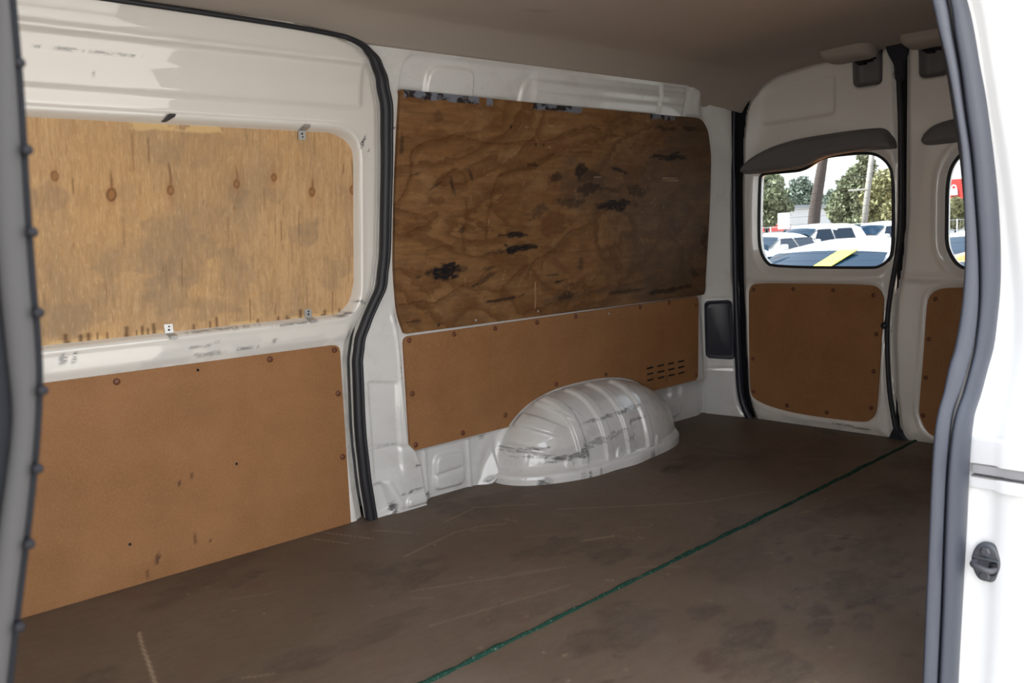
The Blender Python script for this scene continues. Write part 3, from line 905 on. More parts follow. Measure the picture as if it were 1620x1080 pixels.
# ------------------------------------------------------------------ far sliding door
DTOP = 1.36
def door_edge(z): return aper(z) - .006
WIN = rpoly([(-.75, .600), (-.75, 1.103), (1.338, 1.097), (1.343, .600)], [.07, .07, .075, .075])
MDF = rpoly([(-.75, -.06), (-.75, .5235), (1.282, .5195), (1.277, -.06)], [0, .02, .025, 0])
def door_off(u, v):
    o = np.zeros(u.shape)
    o += .010 * sstep((v - 1.283) / .014 + .5)
    o += .008 * sstep((v - 1.160) / .012 + .5) * sstep((1.345 - u) / .02 + .5) * sstep((1.275 - v) / .01 + .5)
    o += -.006 * sstep((v - 1.268) / .012 + .5) * sstep((1.345 - u) / .02 + .5)
    o += -.034 * sstep(.5 - sdf(u, v, WIN) / .020)
    o += .003 * np.exp(-((sdf(u, v, WIN) - .013) / .006) ** 2)
    o += .005 * sstep((v - .530) / .010 + .5) * sstep((.570 - v) / .06 + .5) * sstep((1.31 - u) / .02 + .5)
    o += -.005 * sstep(.5 - sdf(u, v, MDF) / .006)
    e = door_edge(v) - u
    o += -.012 * sstep((.030 - e) / .012) * sstep((.62 - v) / .1) - .010 * sstep((.016 - e) / .012)
    return o
def d3_scuff(u, v):
    s = np.zeros(u.shape)
    for k, (x, z, rx, rz, a, st) in enumerate([(.603, 1.234, .035, .004, 0, .8), (.707, 1.236, .045, .004, -.05, .7), (.40 + .15, 1.235, .01, .003, 0, .7), (.66, 1.19, .003, .003, 0, 1), (1.356, 1.075, .005, .022, -.45, 1.0),
            (1.375, 1.052, .004, .003, 0, 1), (.56, .566, .010, .012, .7, .8), (.585, .568, .004, .014, -.3, .8), (.892, .538, .04, .006, 0, .5), (1.002, .540, .03, .004, .05, .9), (.88, .56, .05, .003, .1, .6), (1.08, .552, .01, .006, .6, .7), (1.36, .63, .03, .004, -.3, .8), (1.30, .60, .03, .004, .1, .8), (1.15, .592, .06, .003, 0, .7), (.95, .595, .10, .003, 0, .6)]):
        s = np.maximum(s, st * blob(u, v, x, z, rx, rz, a, .8, 300 + k, 90))
    return s
def d3_smear(u, v):
    return .35 * sstep((.60 - v) / .05) * sstep((fbm(u * 12, v * 30, 21, 5) - .48) / .15)
zz = np.linspace(-.03, 1.2, 40)
dz = [(-.92, -.03)] + [(float(door_edge(z)), z) for z in zz] + [(float(door_edge(z)), z) for z in np.linspace(1.21, 1.33, 14)] + [(1.10, DTOP), (-.92, DTOP)]
d3 = sheet('door_3', dz, .0062, lambda u, v: (u, Yw(v) - door_off(u, v), v), M['paint'], None, back=(0, .03, 0), attrs={'scuff': d3_scuff, 'smear': d3_smear})
meta(d3, 'closed white sliding door on the far side lined with pale plywood and hardboard', 'door', None, 'structure')

pp_out = rpoly([(-.72, .602), (-.72, 1.100), (1.262, 1.097), (1.318, 1.075), (1.341, 1.036), (1.342, .699), (1.328, .634), (1.288, .602)], [.02, .02, .03, .03, .04, .05, .03, .02])
KN = [(.576, .975, .0075, .9), (.693, .934, .0105, 1.0), (.829, .944, .0075, 1.0), (.997, .959, .0075, .9), (1.099, .976, .0070, .9), (1.209, .939, .0085, 1.0), (1.336, .944, .009, 1.0)]
def a_knot(u, v):
    s = np.zeros(u.shape)
    for k, (x, z, r, st) in enumerate(KN):
        d = np.hypot((u - x) / r, (v - z) / (r * 1.35)) + .35 * (fbm(u * 90, v * 90, 400 + k) - .5)
        s = np.maximum(s, st * np.exp(-((d - .85) / .28) ** 2))
        s = np.maximum(s, st * .55 * sstep((1.0 - d) / .5) * (.5 if k in (2, 3) else 1))
        L = .05 + .03 * math.sin(k * 3.3)
        s = np.maximum(s, st * .75 * np.exp(-((u - x - .002 * np.sin(v * 60)) / (.0028)) ** 2) * sstep((v - z) / .01) * sstep((z + L + .02 - v) / .03) * (k not in (0, 4)))
    # dark splits and chipped lower edge
    r2 = np.random.default_rng(21)
    for k in range(46):
        x = r2.uniform(.5, 1.33); z = r2.uniform(.63, 1.09); L = r2.uniform(.01, .05)
        s = np.maximum(s, r2.uniform(.25, .7) * np.exp(-((u - x) / .0016) ** 2) * sstep((L - np.abs(v - z)) / .01))
    for k in range(26):
        x = r2.uniform(.5, 1.30); L = r2.uniform(.006, .028); wd = r2.uniform(.0015, .006)
        s = np.maximum(s, .85 * np.exp(-((u - x) / wd) ** 2) * sstep((.604 + L - v) / .006))
    return s
def a_core(u, v):
    s = np.zeros(u.shape)
    for x, z, r, st in KN:
        s = np.maximum(s, .8 * st * sstep((.9 - np.hypot((u - x) / r, (v - z) / (r * 1.3))) / .4))
        s = np.maximum(s, .45 * st * np.exp(-((u - x) / .012) ** 2 - ((v - z) / .035) ** 2))
    return s
def a_pale(u, v):
    return np.maximum(.85 * sstep((u - .735) / .015) * sstep((.98 - u) / .02) * sstep((v - 1.078 - .010 * (fbm(u * 40, v, 5) - .5)) / .006) * sstep((fbm(u * 30, v * 30, 52) - .30) / .1),
                      .6 * sstep((.612 - v) / .006) * sstep((fbm(u * 16, 0 * v, 53) - .42) / .1))
def a_smoke(u, v):
    s = np.zeros(u.shape)
    for k, (x, z, rx, rz, st) in enumerate([(.55, .925, .05, .035, .9), (.83, .80, .10, .09, .9), (.99, .72, .05, .10, .8), (.995, .925, .035, .03, .9), (1.10, .93, .03, .02, .7), (1.19, .83, .05, .05, 1), (1.27, .72, .05, .06, .7), (.68, .77, .04, .05, .7), (.82, .68, .07, .03, .8), (.90, 1.04, .09, .05, .6),
            (.57, .66, .09, .04, .8), (.92, .65, .05, .03, .8), (.73, .90, .025, .06, .4), (.92, .87, .08, .05, .5), (1.10, .66, .06, .04, .5)]):
        s = np.maximum(s, st * blob(u, v, x, z, rx, rz, 0, .8, 500 + k, 26))
    return s
pp = sheet('plywood_panel', pp_out, .0032, lambda u, v: (u, Yw(v) + .022, v), M['ply_pale'], d3, back=(0, .010, 0), attrs={'knot': a_knot, 'core': a_core, 'pale': a_pale, 'smoke': a_smoke})
pp['label'] = 'pale knotty plywood sheet filling the sliding door window'
dh_out = rpoly([(-.74, -.012), (-.74, .5215), (1.278, .5175), (1.274, -.012)], [0, .02, .022, 0])
def dh_st(u, v):
    s = .10 * sstep((fbm(u * 4, v * 6, 55, 5) - .50) / .25)
    for k, (x, z, rx, rz, a, st) in enumerate([(.725, .048, .006, .017, -.3, 1), (.796, .226, .003, .006, 0, 1), (.828, .235, .002, .008, 0, .8), (.825, .075, .004, .02, 0, .8), (.70, .02, .003, .012, 0, .7), (.86, .061, .003, .003, 0, 1)]):
        s = np.maximum(s, st * blob(u, v, x, z, rx, rz, a, .6, 600 + k, 60))
    return s
dh = sheet('hardboard_panel', dh_out, .0065, lambda u, v: (u, Yw(v) - .003, v), M['hardboard'], d3, back=(0, .008, 0), attrs={'stain': dh_st})
dh['label'] = 'plain brown hardboard lining the lower sliding door'
for x, z in [(.672, .500), (1.064, .503), (1.260, .504), (1.262, .380), (1.262, .197), (.30, .500), (-.1, .5)]:
    put('rivet', RIV, (x, 2.157, z), dh)
for x, z in [(.868, .501), (.665, .104), (.948, .243)]:
    put('screw', DOT, (x, 2.157, z), dh).scale = (.6, 1, .6)
# four bent metal tabs holding the plywood
def tab(x, z, up, bent, lab):
    t = thing('mounting_tab', (x, float(Yw(z)) + .01, z), lab, 'bracket')
    y0 = float(Yw(z))
    w_, h_ = .0105, .022
    s = 1 if up else -1
    yf = y0 + .019
    P = [(x - w_, yf, z - s * h_), (x + w_, yf, z - s * h_), (x + w_, yf, z + s * .004), (x - w_, yf, z + s * .004)]
    if bent:
        a = [((x - w_ * .6, yf - .003, z - .008), (x + w_ * .4, yf - .003, z - .008)), ((x - w_ * .5, y0 - .004, z - .004), (x + w_ * .8, y0 - .004, z - .004)), ((x - w_ * .1, y0 - .012, z + .003), (x + w_ * 1.7, y0 - .012, z + .003)), ((x + w_ * .5, y0 - .010, z + .008), (x + w_ * 2.0, y0 - .010, z + .008))]
    else:
        a = [((x - w_, yf, z - s * h_), (x + w_, yf, z - s * h_)), ((x - w_, yf - .002, z), (x + w_, yf - .002, z)), ((x - w_ * .9, y0 - .012, z + s * .006), (x + w_ * .9, y0 - .012, z + s * .006)), ((x - w_ * .8, y0 - .014, z + s * .012), (x + w_ * .8, y0 - .014, z + s * .012))]
    V = []; F = []
    for p, q in a:
        V += [p, q, (p[0], p[1] + .0015, p[2] - .001), (q[0], q[1] + .0015, q[2] - .001)]
    for i in range(len(a) - 1):
        b = i * 4; c = b + 4
        F += [(b, b + 1, c + 1, c), (b + 2, c + 2, c + 3, b + 3), (b, c, c + 2, b + 2), (b + 1, b + 3, c + 3, c + 1)]
    mk('plate', V, F, M['zinc'] if not bent else M['striker_metal'], t, False)
    if not bent:
        put('hole', DOT, (x, yf - .002, z - s * .008), t).scale = (.45, .6, .45)
        put('hole', DOT, (x + .001, yf - .002, z - s * .016), t).scale = (.35, .6, .35)
    return t
tab(.817, 1.108, True, True, 'dark bent metal tab on the top lip of the pale plywood')
tab(1.178, 1.096, True, False, 'white metal tab at the top edge of the pale plywood, near its right corner')
tab(.810, .600, False, False, 'white metal tab standing on the ledge under the middle of the pale plywood')
tab(1.193, .602, False, False, 'short white metal tab on the ledge at the lower right corner of the pale plywood')

# ------------------------------------------------------------------ black seal round the sliding door opening
zs = list(np.linspace(-.02, .44, 8)) + [.467, .498, .529, .56, .59, .63, .668, .71, .767, .89, 1.013, 1.09, 1.166, 1.21, 1.24, 1.262, 1.285, 1.300, 1.313, 1.324]
sp = [(float(aper(z)), float(Yw(z)) - .020, z) for z in zs]
sp += [(1.25, 2.016, 1.329), (1.15, 2.012, 1.333), (1.0, 2.010, 1.336), (.7, 2.008, 1.339), (.2, 2.008, 1.340), (-.8, 2.008, 1.340)]
sp = smooth_path(sp, 4)
ds_ = thing('door_seal', (1.33, 2.13, 0), 'black rubber seal curving up the rear edge of the far sliding door', 'seal')
rad = [float(np.interp(p[2], [0, .5, .6, 1.2, 1.28, 1.325], [.0145, .0130, .0130, .0150, .0125, .0065])) if p[0] > 1.2 else .0065 for p in sp]
tube('seal_bulb', sp, rad, M['rubber'], ds_, 12, 1.0, (0, 1, 0))
tube('seal_lip', [(p[0] + r * .9, p[1] - r * .55, p[2]) for p, r in zip(sp, rad)], [r * .42 for r in rad], M['rubber'], ds_, 8, 1.0, (0, 1, 0))

# ------------------------------------------------------------------ headliner
YC = 1.40
def sec_front(): return np.array([(2.13, 1.365), (2.05, 1.326), (2.030, 1.3205), (2.012, 1.332), (1.97, 1.356), (1.93, 1.3735), (1.905, 1.380), (1.86, 1.385), (1.75, 1.392), (1.6, 1.400), (1.40, 1.405)])
def sec_rear():  return np.array([(2.14, 1.30), (2.085, 1.262), (2.070, 1.260), (2.052, 1.283), (2.030, 1.305), (1.985, 1.338), (1.945, 1.3625), (1.895, 1.379), (1.79, 1.392), (1.62, 1.398), (1.40, 1.402)])
rows = []
xs = list(np.linspace(-.95, 2.70, 60)) + list(np.linspace(2.72, 3.16, 46))
for x in xs:
    t = float(sstep(np.array((x - 2.74) / .16)))
    a = sec_front() * (1 - t) + sec_rear() * t
    a[1:5, 1] += np.array([.020, .022, .016, .006]) * float(sstep(np.array((1.30 - x) / .12)))
    if x > 3.04:
        k = float(sstep(np.array((x - 3.02) / .14)))
        a[2:, 1] -= .012 * k
    half = smooth_path(a, 5)
    full = half + [(2 * YC - y, z) for y, z in half[::-1][1:]]
    rows.append([(x, y, z) for y, z in full])
V, F = loft(rows)
Va = np.array(V)
st = np.maximum(np.maximum(seg_line(Va[:, 0], Va[:, 1], [(.998, 2.03), (1.008, 1.97), (1.02, 1.93)], .006), seg_line(Va[:, 0], Va[:, 1], [(.93, 2.01), (1.0, 2.02)], .006)), .6 * blob(Va[:, 0], Va[:, 1], 1.7, 1.75, .012, .012, 0, .6, 5, 60))
ce = mk('ceiling', V, F, M['headliner'], None, True, {'stain': st})
meta(ce, 'plain grey-beige fabric headliner over the load space', 'ceiling', None, 'structure')
# steel roof above
rf = box('roof_skin', (-.95, .50, 1.43), (3.22, 2.30, 1.46), M['paint_out'], ce)
# two bulges that hide the upper latches
def bulge(px, name):
    rows = []
    for k, (f, zo) in enumerate(((1.0, .012), (.99, -.004), (.93, -.016), (.75, -.022), (.4, -.024))):
        c = np.mean(np.array(px), 0)
        rows.append([(c[0] + (p[0] - c[0]) * f, c[1] + (p[1] - c[1]) * f, c[2] + (p[2] - c[2]) * f + zo) for p in px])
    V, F = loft(rows, True); n = len(px)
    F.append(tuple(range(4 * n, 5 * n)))
    return mk(name, V, F, M['headliner'], ce)
b1 = [tuple(p) + (0,) for p in rpoly([(3.00, 1.655), (3.125, 1.665), (3.125, 1.485), (3.06, 1.470), (3.00, 1.50)], .03)]
bulge([(x, y, 1.392 - (x - 3.0) * .10) for x, y, _ in b1], 'latch_bulge')
b2 = [tuple(p) + (0,) for p in rpoly([(3.01, 1.372), (3.125, 1.382), (3.125, 1.12), (3.01, 1.10)], .03)]
bulge([(x, y, 1.392 - (x - 3.0) * .10) for x, y, _ in b2], 'latch_bulge')

# ------------------------------------------------------------------ rear doors
RX = 3.13
D1 = [(2.062, 1.20), (2.056, 1.245), (2.034, 1.300), (1.976, 1.352), (1.906, 1.385), (1.733, 1.405), (1.634, 1.410), (1.47, 1.412), (1.432, 1.405), (1.420, 1.309), (1.412, 1.115), (1.410, .808),
      (1.423, .674), (1.442, .55), (1.453, .401), (1.445, .215), (1.430, .10), (1.413, -.03), (2.02, -.03), (2.045, .040), (2.062, .10), (2.070, .265), (2.078, .581), (2.078, .942), (2.070, 1.143)]
WIN1 = [(1.985, .978), (1.981, .989), (1.969, .997), (1.896, .997), (1.82, .996), (1.796, 1.0), (1.777, 1.005), (1.735, 1.028), (1.693, 1.039), (1.61, 1.040), (1.533, 1.037), (1.496, 1.024), (1.463, .994), (1.446, .958),
        (1.443, .85), (1.444, .677), (1.461, .644), (1.494, .624), (1.522, .620), (1.931, .626), (1.965, .649), (1.989, .696), (1.993, .78)]
WIN1 = chaikin(WIN1, 2)
MDF1 = chaikin([(2.032, .500), (2.030, .529), (2.019, .552), (1.993, .561), (1.76, .562), (1.524, .561), (1.489, .549), (1.470, .520), (1.468, .492), (1.481, .283), (1.492, .093), (1.511, .059), (1.54, .043), (1.68, .042), (1.822, .044), (1.935, .058), (1.994, .075), (2.023, .093), (2.032, .122), (2.033, .30)], 2)
BROW1 = chaikin([(2.055, 1.011), (2.047, 1.033), (2.0, 1.067), (1.951, 1.087), (1.895, 1.102), (1.795, 1.117), (1.593, 1.122), (1.491, 1.120), (1.468, 1.114), (1.452, 1.102), (1.436, 1.078), (1.427, 1.051), (1.430, 1.038), (1.514, 1.045), (1.659, 1.041), (1.717, 1.030), (1.748, 1.018), (1.78, 1.008), (1.814, 1.001), (1.93, .999), (2.039, .998)], 2)
RECT1 = rpoly([(1.962, 1.310), (1.658, 1.330), (1.659, 1.190), (1.964, 1.188)], .02)
LAT1 = rpoly([(1.585, 1.42), (1.483, 1.42), (1.483, 1.272), (1.581, 1.272)], [0, 0, .02, .02])

D2 = [(1.412, 1.405), (1.410, 1.264), (1.408, .808), (1.421, .629), (1.443, .516), (1.452, .378), (1.442, .17), (1.416, -.03), (.78, -.03), (.75, .05), (.735, .30), (.722, .9), (.738, 1.19), (.775, 1.30), (.83, 1.352), (.90, 1.385), (1.07, 1.405)]
WIN2 = chaikin([(1.259, .78), (1.259, .907), (1.246, .965), (1.214, 1.004), (1.17, 1.030), (1.10, 1.039), (1.02, 1.028), (.98, 1.0), (.84, .996), (.815, .978), (.808, .78), (.815, .67), (.86, .627), (1.10, .614), (1.184, .613), (1.221, .628), (1.246, .665), (1.259, .704)], 2)
MDF2 = chaikin([(1.315, .496), (1.306, .525), (1.283, .546), (1.24, .554), (1.0, .556), (.80, .555), (.775, .53), (.768, .30), (.775, .10), (.80, .055), (1.0, .030), (1.20, .016), (1.281, .022), (1.314, .042), (1.337, .095), (1.338, .134), (1.324, .317)], 2)
BROW2 = chaikin([(1.337, 1.05), (1.331, 1.075), (1.316, 1.093), (1.298, 1.105), (1.252, 1.117), (1.15, 1.121), (.95, 1.115), (.82, 1.08), (.76, 1.02), (.77, .995), (.98, 1.003), (1.04, 1.030), (1.15, 1.040), (1.231, 1.040), (1.32, 1.038)], 2)
RECT2 = rpoly([(.84, 1.310), (1.142, 1.330), (1.141, 1.190), (.836, 1.188)], .02)
LAT2 = rpoly([(1.350, 1.42), (1.255, 1.42), (1.255, 1.267), (1.346, 1.267)], [0, 0, .02, .02])

def rear_off(outl, win, mdf, rect, lat):
    def f(u, v):
        o = np.zeros(u.shape)
        e = -sdf(u, v, outl)
        o += -.016 * sstep((.032 - e) / .016)
        o += -.010 * sstep((.013 - e) / .006)
        w_ = sdf(u, v, win)
        o += -.014 * sstep((.026 - w_) / .026)
        o += .004 * np.exp(-((w_ - .034) / .008) ** 2)
        m_ = sdf(u, v, mdf)
        o += -.007 * sstep(.5 - m_ / .008)
        o += .004 * np.exp(-((m_ - .014) / .006) ** 2)
        o += .010 * np.exp(-((v - .592 + .012 * np.cos((u - u.mean()) * 4)) / .014) ** 2) * sstep((e - .02) / .03)
        o += emb(u, v, rect, -.006, .012)
        o += emb(u, v, lat, -.022, .010)
        o += .008 * sstep((.10 - v) / .08) * sstep((e - .03) / .03)
        return o
    return f
def rear_smear(u, v):
    return .4 * sstep((.06 - v) / .05) * sstep((fbm(u * 14, v * 20, 31, 4) - .42) / .15)
def rear_scuff(u, v):
    s = np.zeros(u.shape)
    for k, (x, z, rx, rz) in enumerate([(1.455, .372, .003, .03), (1.62, .025, .05, .002), (1.55, .020, .04, .002), (1.44, 1.30, .003, .02)]):
        s = np.maximum(s, .8 * blob(u, v, x, z, rx, rz, 0, .9, 700 + k, 80))
    return s
def rear_door(name, lab, outl, win, mdf, rect, lat, brow, rivs, clip, latch_lab):
    off = rear_off(outl, win, mdf, rect, lat)
    d = sheet(name, outl, .0062, lambda u, v: (RX - off(u, v), u, v), M['paint'], None, holes=[win], back=(.030, 0, 0), attrs={'smear': rear_smear, 'scuff': rear_scuff})
    meta(d, lab, 'door', None, 'structure')
    # outer skin, so the door is closed
    sheet('outer_skin', outl, .03, lambda u, v: (RX + .032 + 0 * u, u, v), M['paint_out'], d, holes=[win])
    # window rubber and pane
    ring = [(RX + .016, p[0], p[1]) for p in win]
    V, F = tube_mesh(ring + [ring[0]], .0065, 7, 1.0, (1, 0, 0), False)
    mk('window_rubber', V, F, M['rubber'], d)
    gr = [((p[0] - np.mean([q[0] for q in win])) * 1.02 + np.mean([q[0] for q in win]), (p[1] - np.mean([q[1] for q in win])) * 1.02 + np.mean([q[1] for q in win])) for p in win]
    sheet('window_pane', gr, .05, lambda u, v: (RX + .022 + 0 * u, u, v), M['glass'], d)['label'] = 'tinted window pane with fine heater wires'
    V = []; F = []
    us = [p[0] for p in win]
    for k in range(13):
        z = .648 + k * .0285
        ins = [y for y in np.linspace(min(us), max(us), 120) if sdf(np.array([y]), np.array([z]), win)[0] < -.008]
        if len(ins) > 2:
            v_, f_ = box_mesh((RX + .0205, min(ins), z - .0004), (RX + .0212, max(ins), z + .0004))
            F += [tuple(i + len(V) for i in q) for q in f_]; V += v_
    hw = mk('heater_wires', V, F, M['zinc'], d, False); hw['kind'] = 'stuff'
    # hardboard lining with rivets
    p = sheet('hardboard_panel', mdf, .007, lambda u, v: (RX - .0035 + 0 * u, u, v), M['hardboard'], d, back=(.006, 0, 0), attrs={'stain': lambda u, v: .10 * sstep((fbm(u * 5, v * 6, 57, 5) - .5) / .25)})
    p['label'] = 'brown hardboard lining'
    for y, z in rivs: put('rivet', RIV, (RX - .0035, y, z), p, -math.pi / 2)
    # moulded grey trim over the window
    def bs(u, v):
        s = -sdf(u, v, brow)
        return RX - .004 - .040 * np.sqrt(np.clip(s / .022, 0, 1) * (2 - np.clip(s / .022, 0, 1))) * (.55 + .45 * sstep((1.13 - v) / .10)), u, v
    sheet('window_trim', brow, .006, bs, M['trim_grey'], d, back=(.012, 0, 0))['label'] = 'curved dark grey plastic trim over the window'
    # latch cover
    lp = [(a, min(b, 1.40)) for a, b in lat]
    def ls(u, v):
        s = -sdf(u, v, lat)
        return RX + .017 - .016 * sstep((.014 - s) / .012) - .012 * sstep((u - max(q[0] for q in lat) + .03) / .03), u, v
    l = sheet('latch_cover', lat, .006, ls, M['trim_grey'], d, back=(.004, 0, 0))
    l['label'] = latch_lab
    cy, cz = clip
    a = box_mesh((RX - .020, cy - .030, cz - .008), (RX + .012, cy + .026, cz + .006), .003)
    b_ = box_mesh((RX - .024, cy - .008, cz - .016), (RX + .006, cy + .016, cz - .004), .003)
    c_ = box_mesh((RX - .022, cy - .042, cz - .004), (RX + .004, cy - .026, cz + .010), .003)
    V, F = join(a, b_, c_)
    mk('latch_catch', V, F, M['clip_dark'], l, False)
    return d
d1 = rear_door('door_1', 'white rear door with the whole window, next to the white corner column', D1, WIN1, MDF1, RECT1, LAT1, BROW1,
               [(2.008, .535), (1.829, .540), (1.663, .538), (1.505, .522), (1.495, .380), (1.504, .241), (1.513, .102), (1.690, .064), (1.86, .072), (2.014, .113), (2.015, .25)], (1.545, 1.362), 'grey plastic latch cover')
for y, z in [(1.991, .046), (1.909, .033), (1.745, .030)]: put('screw', DOT if y < 1.8 else SCR, (RX - .004, y, z), d1, -math.pi / 2)
d2 = rear_door('door_2', 'white rear door half hidden by the grey seal in front', D2, WIN2, MDF2, RECT2, LAT2, BROW2,
               [(1.285, .513), (1.307, .372), (1.316, .234), (1.324, .097), (1.05, .535)], (1.305, 1.360), 'grey plastic latch cover')
put('screw', DOT, (RX + .004, 1.375, .53), d2, -math.pi / 2)

for i_, (a_, b_) in enumerate((((3.152, 2.03, -.04), (3.165, 2.30, 1.45)), ((3.152, 1.385, -.04), (3.165, 1.432, 1.45)), ((3.152, .70, 1.38), (3.165, 2.10, 1.46)), ((3.152, .50, -.10), (3.165, 2.30, .02)), ((3.152, .50, -.04), (3.165, .76, 1.45)))):
    box('leak_blocker', a_, b_, M['clip_dark'], d1)  # dark strips added behind the rear doors to stop daylight leaking through gaps
# seal between the two rear doors
cs = smooth_path([(RX - .010, y, z) for y, z in [(1.405, -.01), (1.430, .10), (1.445, .215), (1.452, .401), (1.441, .527), (1.418, .663), (1.406, .808), (1.408, 1.114), (1.414, 1.25), (1.416, 1.30)]], 6)
t = thing('meeting_seal', (RX - .01, 1.42, 0), 'thin black rubber seal between the two rear doors', 'seal')
tube('seal_strip', cs, [float(np.interp(p[2], [0, .1, .5, .7, 1.2], [.011, .0085, .0085, .0095, .0095])) for p in cs], M['rubber'], t, 10, 1.0, (1, 0, 0))
V, F = prism_mesh([(RX - .016, y, z) for y, z in rpoly([(1.462, 1.405), (1.384, 1.405), (1.388, 1.375), (1.405, 1.325), (1.406, 1.27), (1.426, 1.27), (1.430, 1.325), (1.455, 1.372)], .012)], (.03, 0, 0))
mk('top_wedge', V, F, M['navy_black'], t, False)
V, F = prism_mesh([(RX - .020, y, z) for y, z in [(1.442, -.004), (1.425, .036), (1.412, .040), (1.372, -.004)]], (.03, 0, 0))
mk('bottom_wedge', V, F, M['navy_black'], t, False)
V, F = tube_mesh([(RX - .028, 1.459, .414), (RX - .022, 1.459, .414), (RX - .005, 1.459, .414)], [.009, .012, .012], 14)
mk('buffer_stop', V, F, M['rubber'], t)

# seal on the hinge side
hs = smooth_path([(RX - .012, y, z) for y, z in [(2.088, 1.30), (2.083, 1.262), (2.088, 1.1), (2.088, .942), (2.088, .581), (2.080, .264), (2.073, .118), (2.052, .040), (2.022, -.006), (1.99, -.03)]], 6)
t = thing('hinge_seal', (RX - .012, 2.08, 0), 'black rubber seal between the white corner column and the rear door hinge side', 'seal')
tube('seal_strip', hs, [float(np.interp(p[2], [0, .25, .6, .95, 1.3], [.0145, .0145, .011, .0085, .0085])) for p in hs], M['navy_black'], t, 10, 1.0, (1, 0, 0))

# ------------------------------------------------------------------ near side: opening the picture looks through
GRV = [(1.389, .051), (1.398, .176), (1.404, .29), (1.411, .392), (1.421, .452), (1.434, .491), (1.463, .527), (1.492, .564), (1.511, .593), (1.525, .633), (1.531, .685), (1.525, .757), (1.508, .838), (1.488, .907), (1.46, .973), (1.436, 1.028), (1.411, 1.072), (1.39, 1.114)]
INN = [(1.342, .069), (1.35, .192), (1.359, .303), (1.366, .392), (1.373, .451), (1.384, .489), (1.402, .516), (1.42, .544), (1.443, .571), (1.464, .609), (1.478, .658), (1.483, .719), (1.474, .809), (1.461, .887), (1.434, .953), (1.404, 1.016), (1.373, 1.067), (1.346, 1.108)]
RGT = [(1.455, .025), (1.466, .154), (1.477, .27), (1.484, .366), (1.492, .428), (1.509, .462), (1.537, .495), (1.562, .534), (1.583, .574), (1.594, .616), (1.603, .669), (1.60, .733), (1.585, .807), (1.561, .889), (1.534, .958), (1.503, 1.024), (1.478, 1.079), (1.449, 1.122)]
def ext(L): return [(L[0][0] - .012, -.14)] + [p for p in L if p[1] > .02] + [(L[-1][0] - .045, 1.17), (L[-1][0] - .12, 1.225), (L[-1][0] - .26, 1.26)]
def curve_x(L):
    P = smooth_path(ext(L), 5)
    return P
gi = curve_x(INN); gg = curve_x(GRV); gr_ = curve_x(RGT)
t = thing('opening_seal', (1.42, .56, 0), 'thick slate-grey double rubber seal curving down the right side of the near opening', 'seal')
la = [((a[0] + b[0]) / 2, .563, (a[1] + b[1]) / 2) for a, b in zip(gi, gg)]
ra = [abs(b[0] - a[0]) / 2 for a, b in zip(gi, gg)]
lb = [((a[0] + b[0]) / 2, .556, (a[1] + b[1]) / 2) for a, b in zip(gg, gr_)]
rb = [abs(b[0] - a[0]) / 2 for a, b in zip(gg, gr_)]
def half_width(P, r):
    out = []
    for i in range(len(P)):
        a = Vector(P[max(i - 1, 0)]); b = Vector(P[min(i + 1, len(P) - 1)]); d = (b - a).normalized()
        out.append(max(.012, r[i] * max(.45, abs(d.z))) * 1.02)
    return out
def oval(name, P, R, fy):
    V, F = tube_mesh(P, R, 16, fy, (0, 1, 0))
    return mk(name, V, F, M['rubber_soft'], t)
oval('inner_bulb', la, [r * .96 for r in half_width(la, ra)], .30)
oval('outer_bulb', lb, [r * .96 for r in half_width(lb, rb)], .30)
V, F = tube_mesh([(p[0], .569, p[1]) for p in gg], .019, 10, .4, (0, 1, 0))
mk('seal_channel', V, F, M['rubber'], t)

# jamb and outer body side behind the opening
RG = sorted(smooth_path(ext(RGT)[:-2], 5), key=lambda p: p[1])
rz_ = [p[1] for p in RG]; rx_ = [p[0] for p in RG]
YO_Z = [-.14, .40, .60, .75, .95, 1.12, 1.3]; YO_Y = [.425, .425, .452, .485, .507, .513, .53]
rows = []
zl = sorted(set(list(np.linspace(-.14, 1.20, 150)) + list(np.linspace(.34, .46, 60))))
for z in zl:
    ax = float(np.interp(z, rz_, rx_)); yo = float(np.interp(z, YO_Z, YO_Y))
    bx = 0.0; dy = 0
    if .358 < z < .378: bx = -.010
    if .378 <= z < .397: bx = .010
    if .397 <= z < .438: bx = -.012
    ym = .56 - (.56 - yo) * .42
    rows.append([(ax - .03, .585, z), (ax + .002, .562, z), (ax + .004 + bx, .552, z), (ax + .006 + bx, ym + .010, z), (ax - .004 + bx, ym - .002, z), (ax - .002 + bx, yo + .014, z), (ax + .003 + bx, yo + .004, z), (ax + .014 + bx * .5, yo, z), (ax + .05, yo - .001, z), (2.2, yo - .004, z), (3.22, yo + .02, z)])
V, F = loft(rows)
wr = mk('wall_right', V, F, M['paint_out'], None)
meta(wr, 'bright white body pillar and outer side behind the near door opening', 'wall', None, 'structure')
# pale strip lying in the rail groove
rows = []
for y in np.linspace(.548, .436, 14):
    rows.append([(1.488 + .004, y, .380), (1.485, y, .381), (1.485, y, .395), (1.488 + .004, y, .396)])
V, F = loft(rows, True)
mk('rail_strip', V, F, M['grey_strip'], wr, False)['label'] = 'pale grey strip in the groove of the white pillar'
V, F = box_mesh((1.478, .436, .3770), (1.492, .548, .3785))
mk('rail_edge', V, F, M['trim_grey'], wr, False)
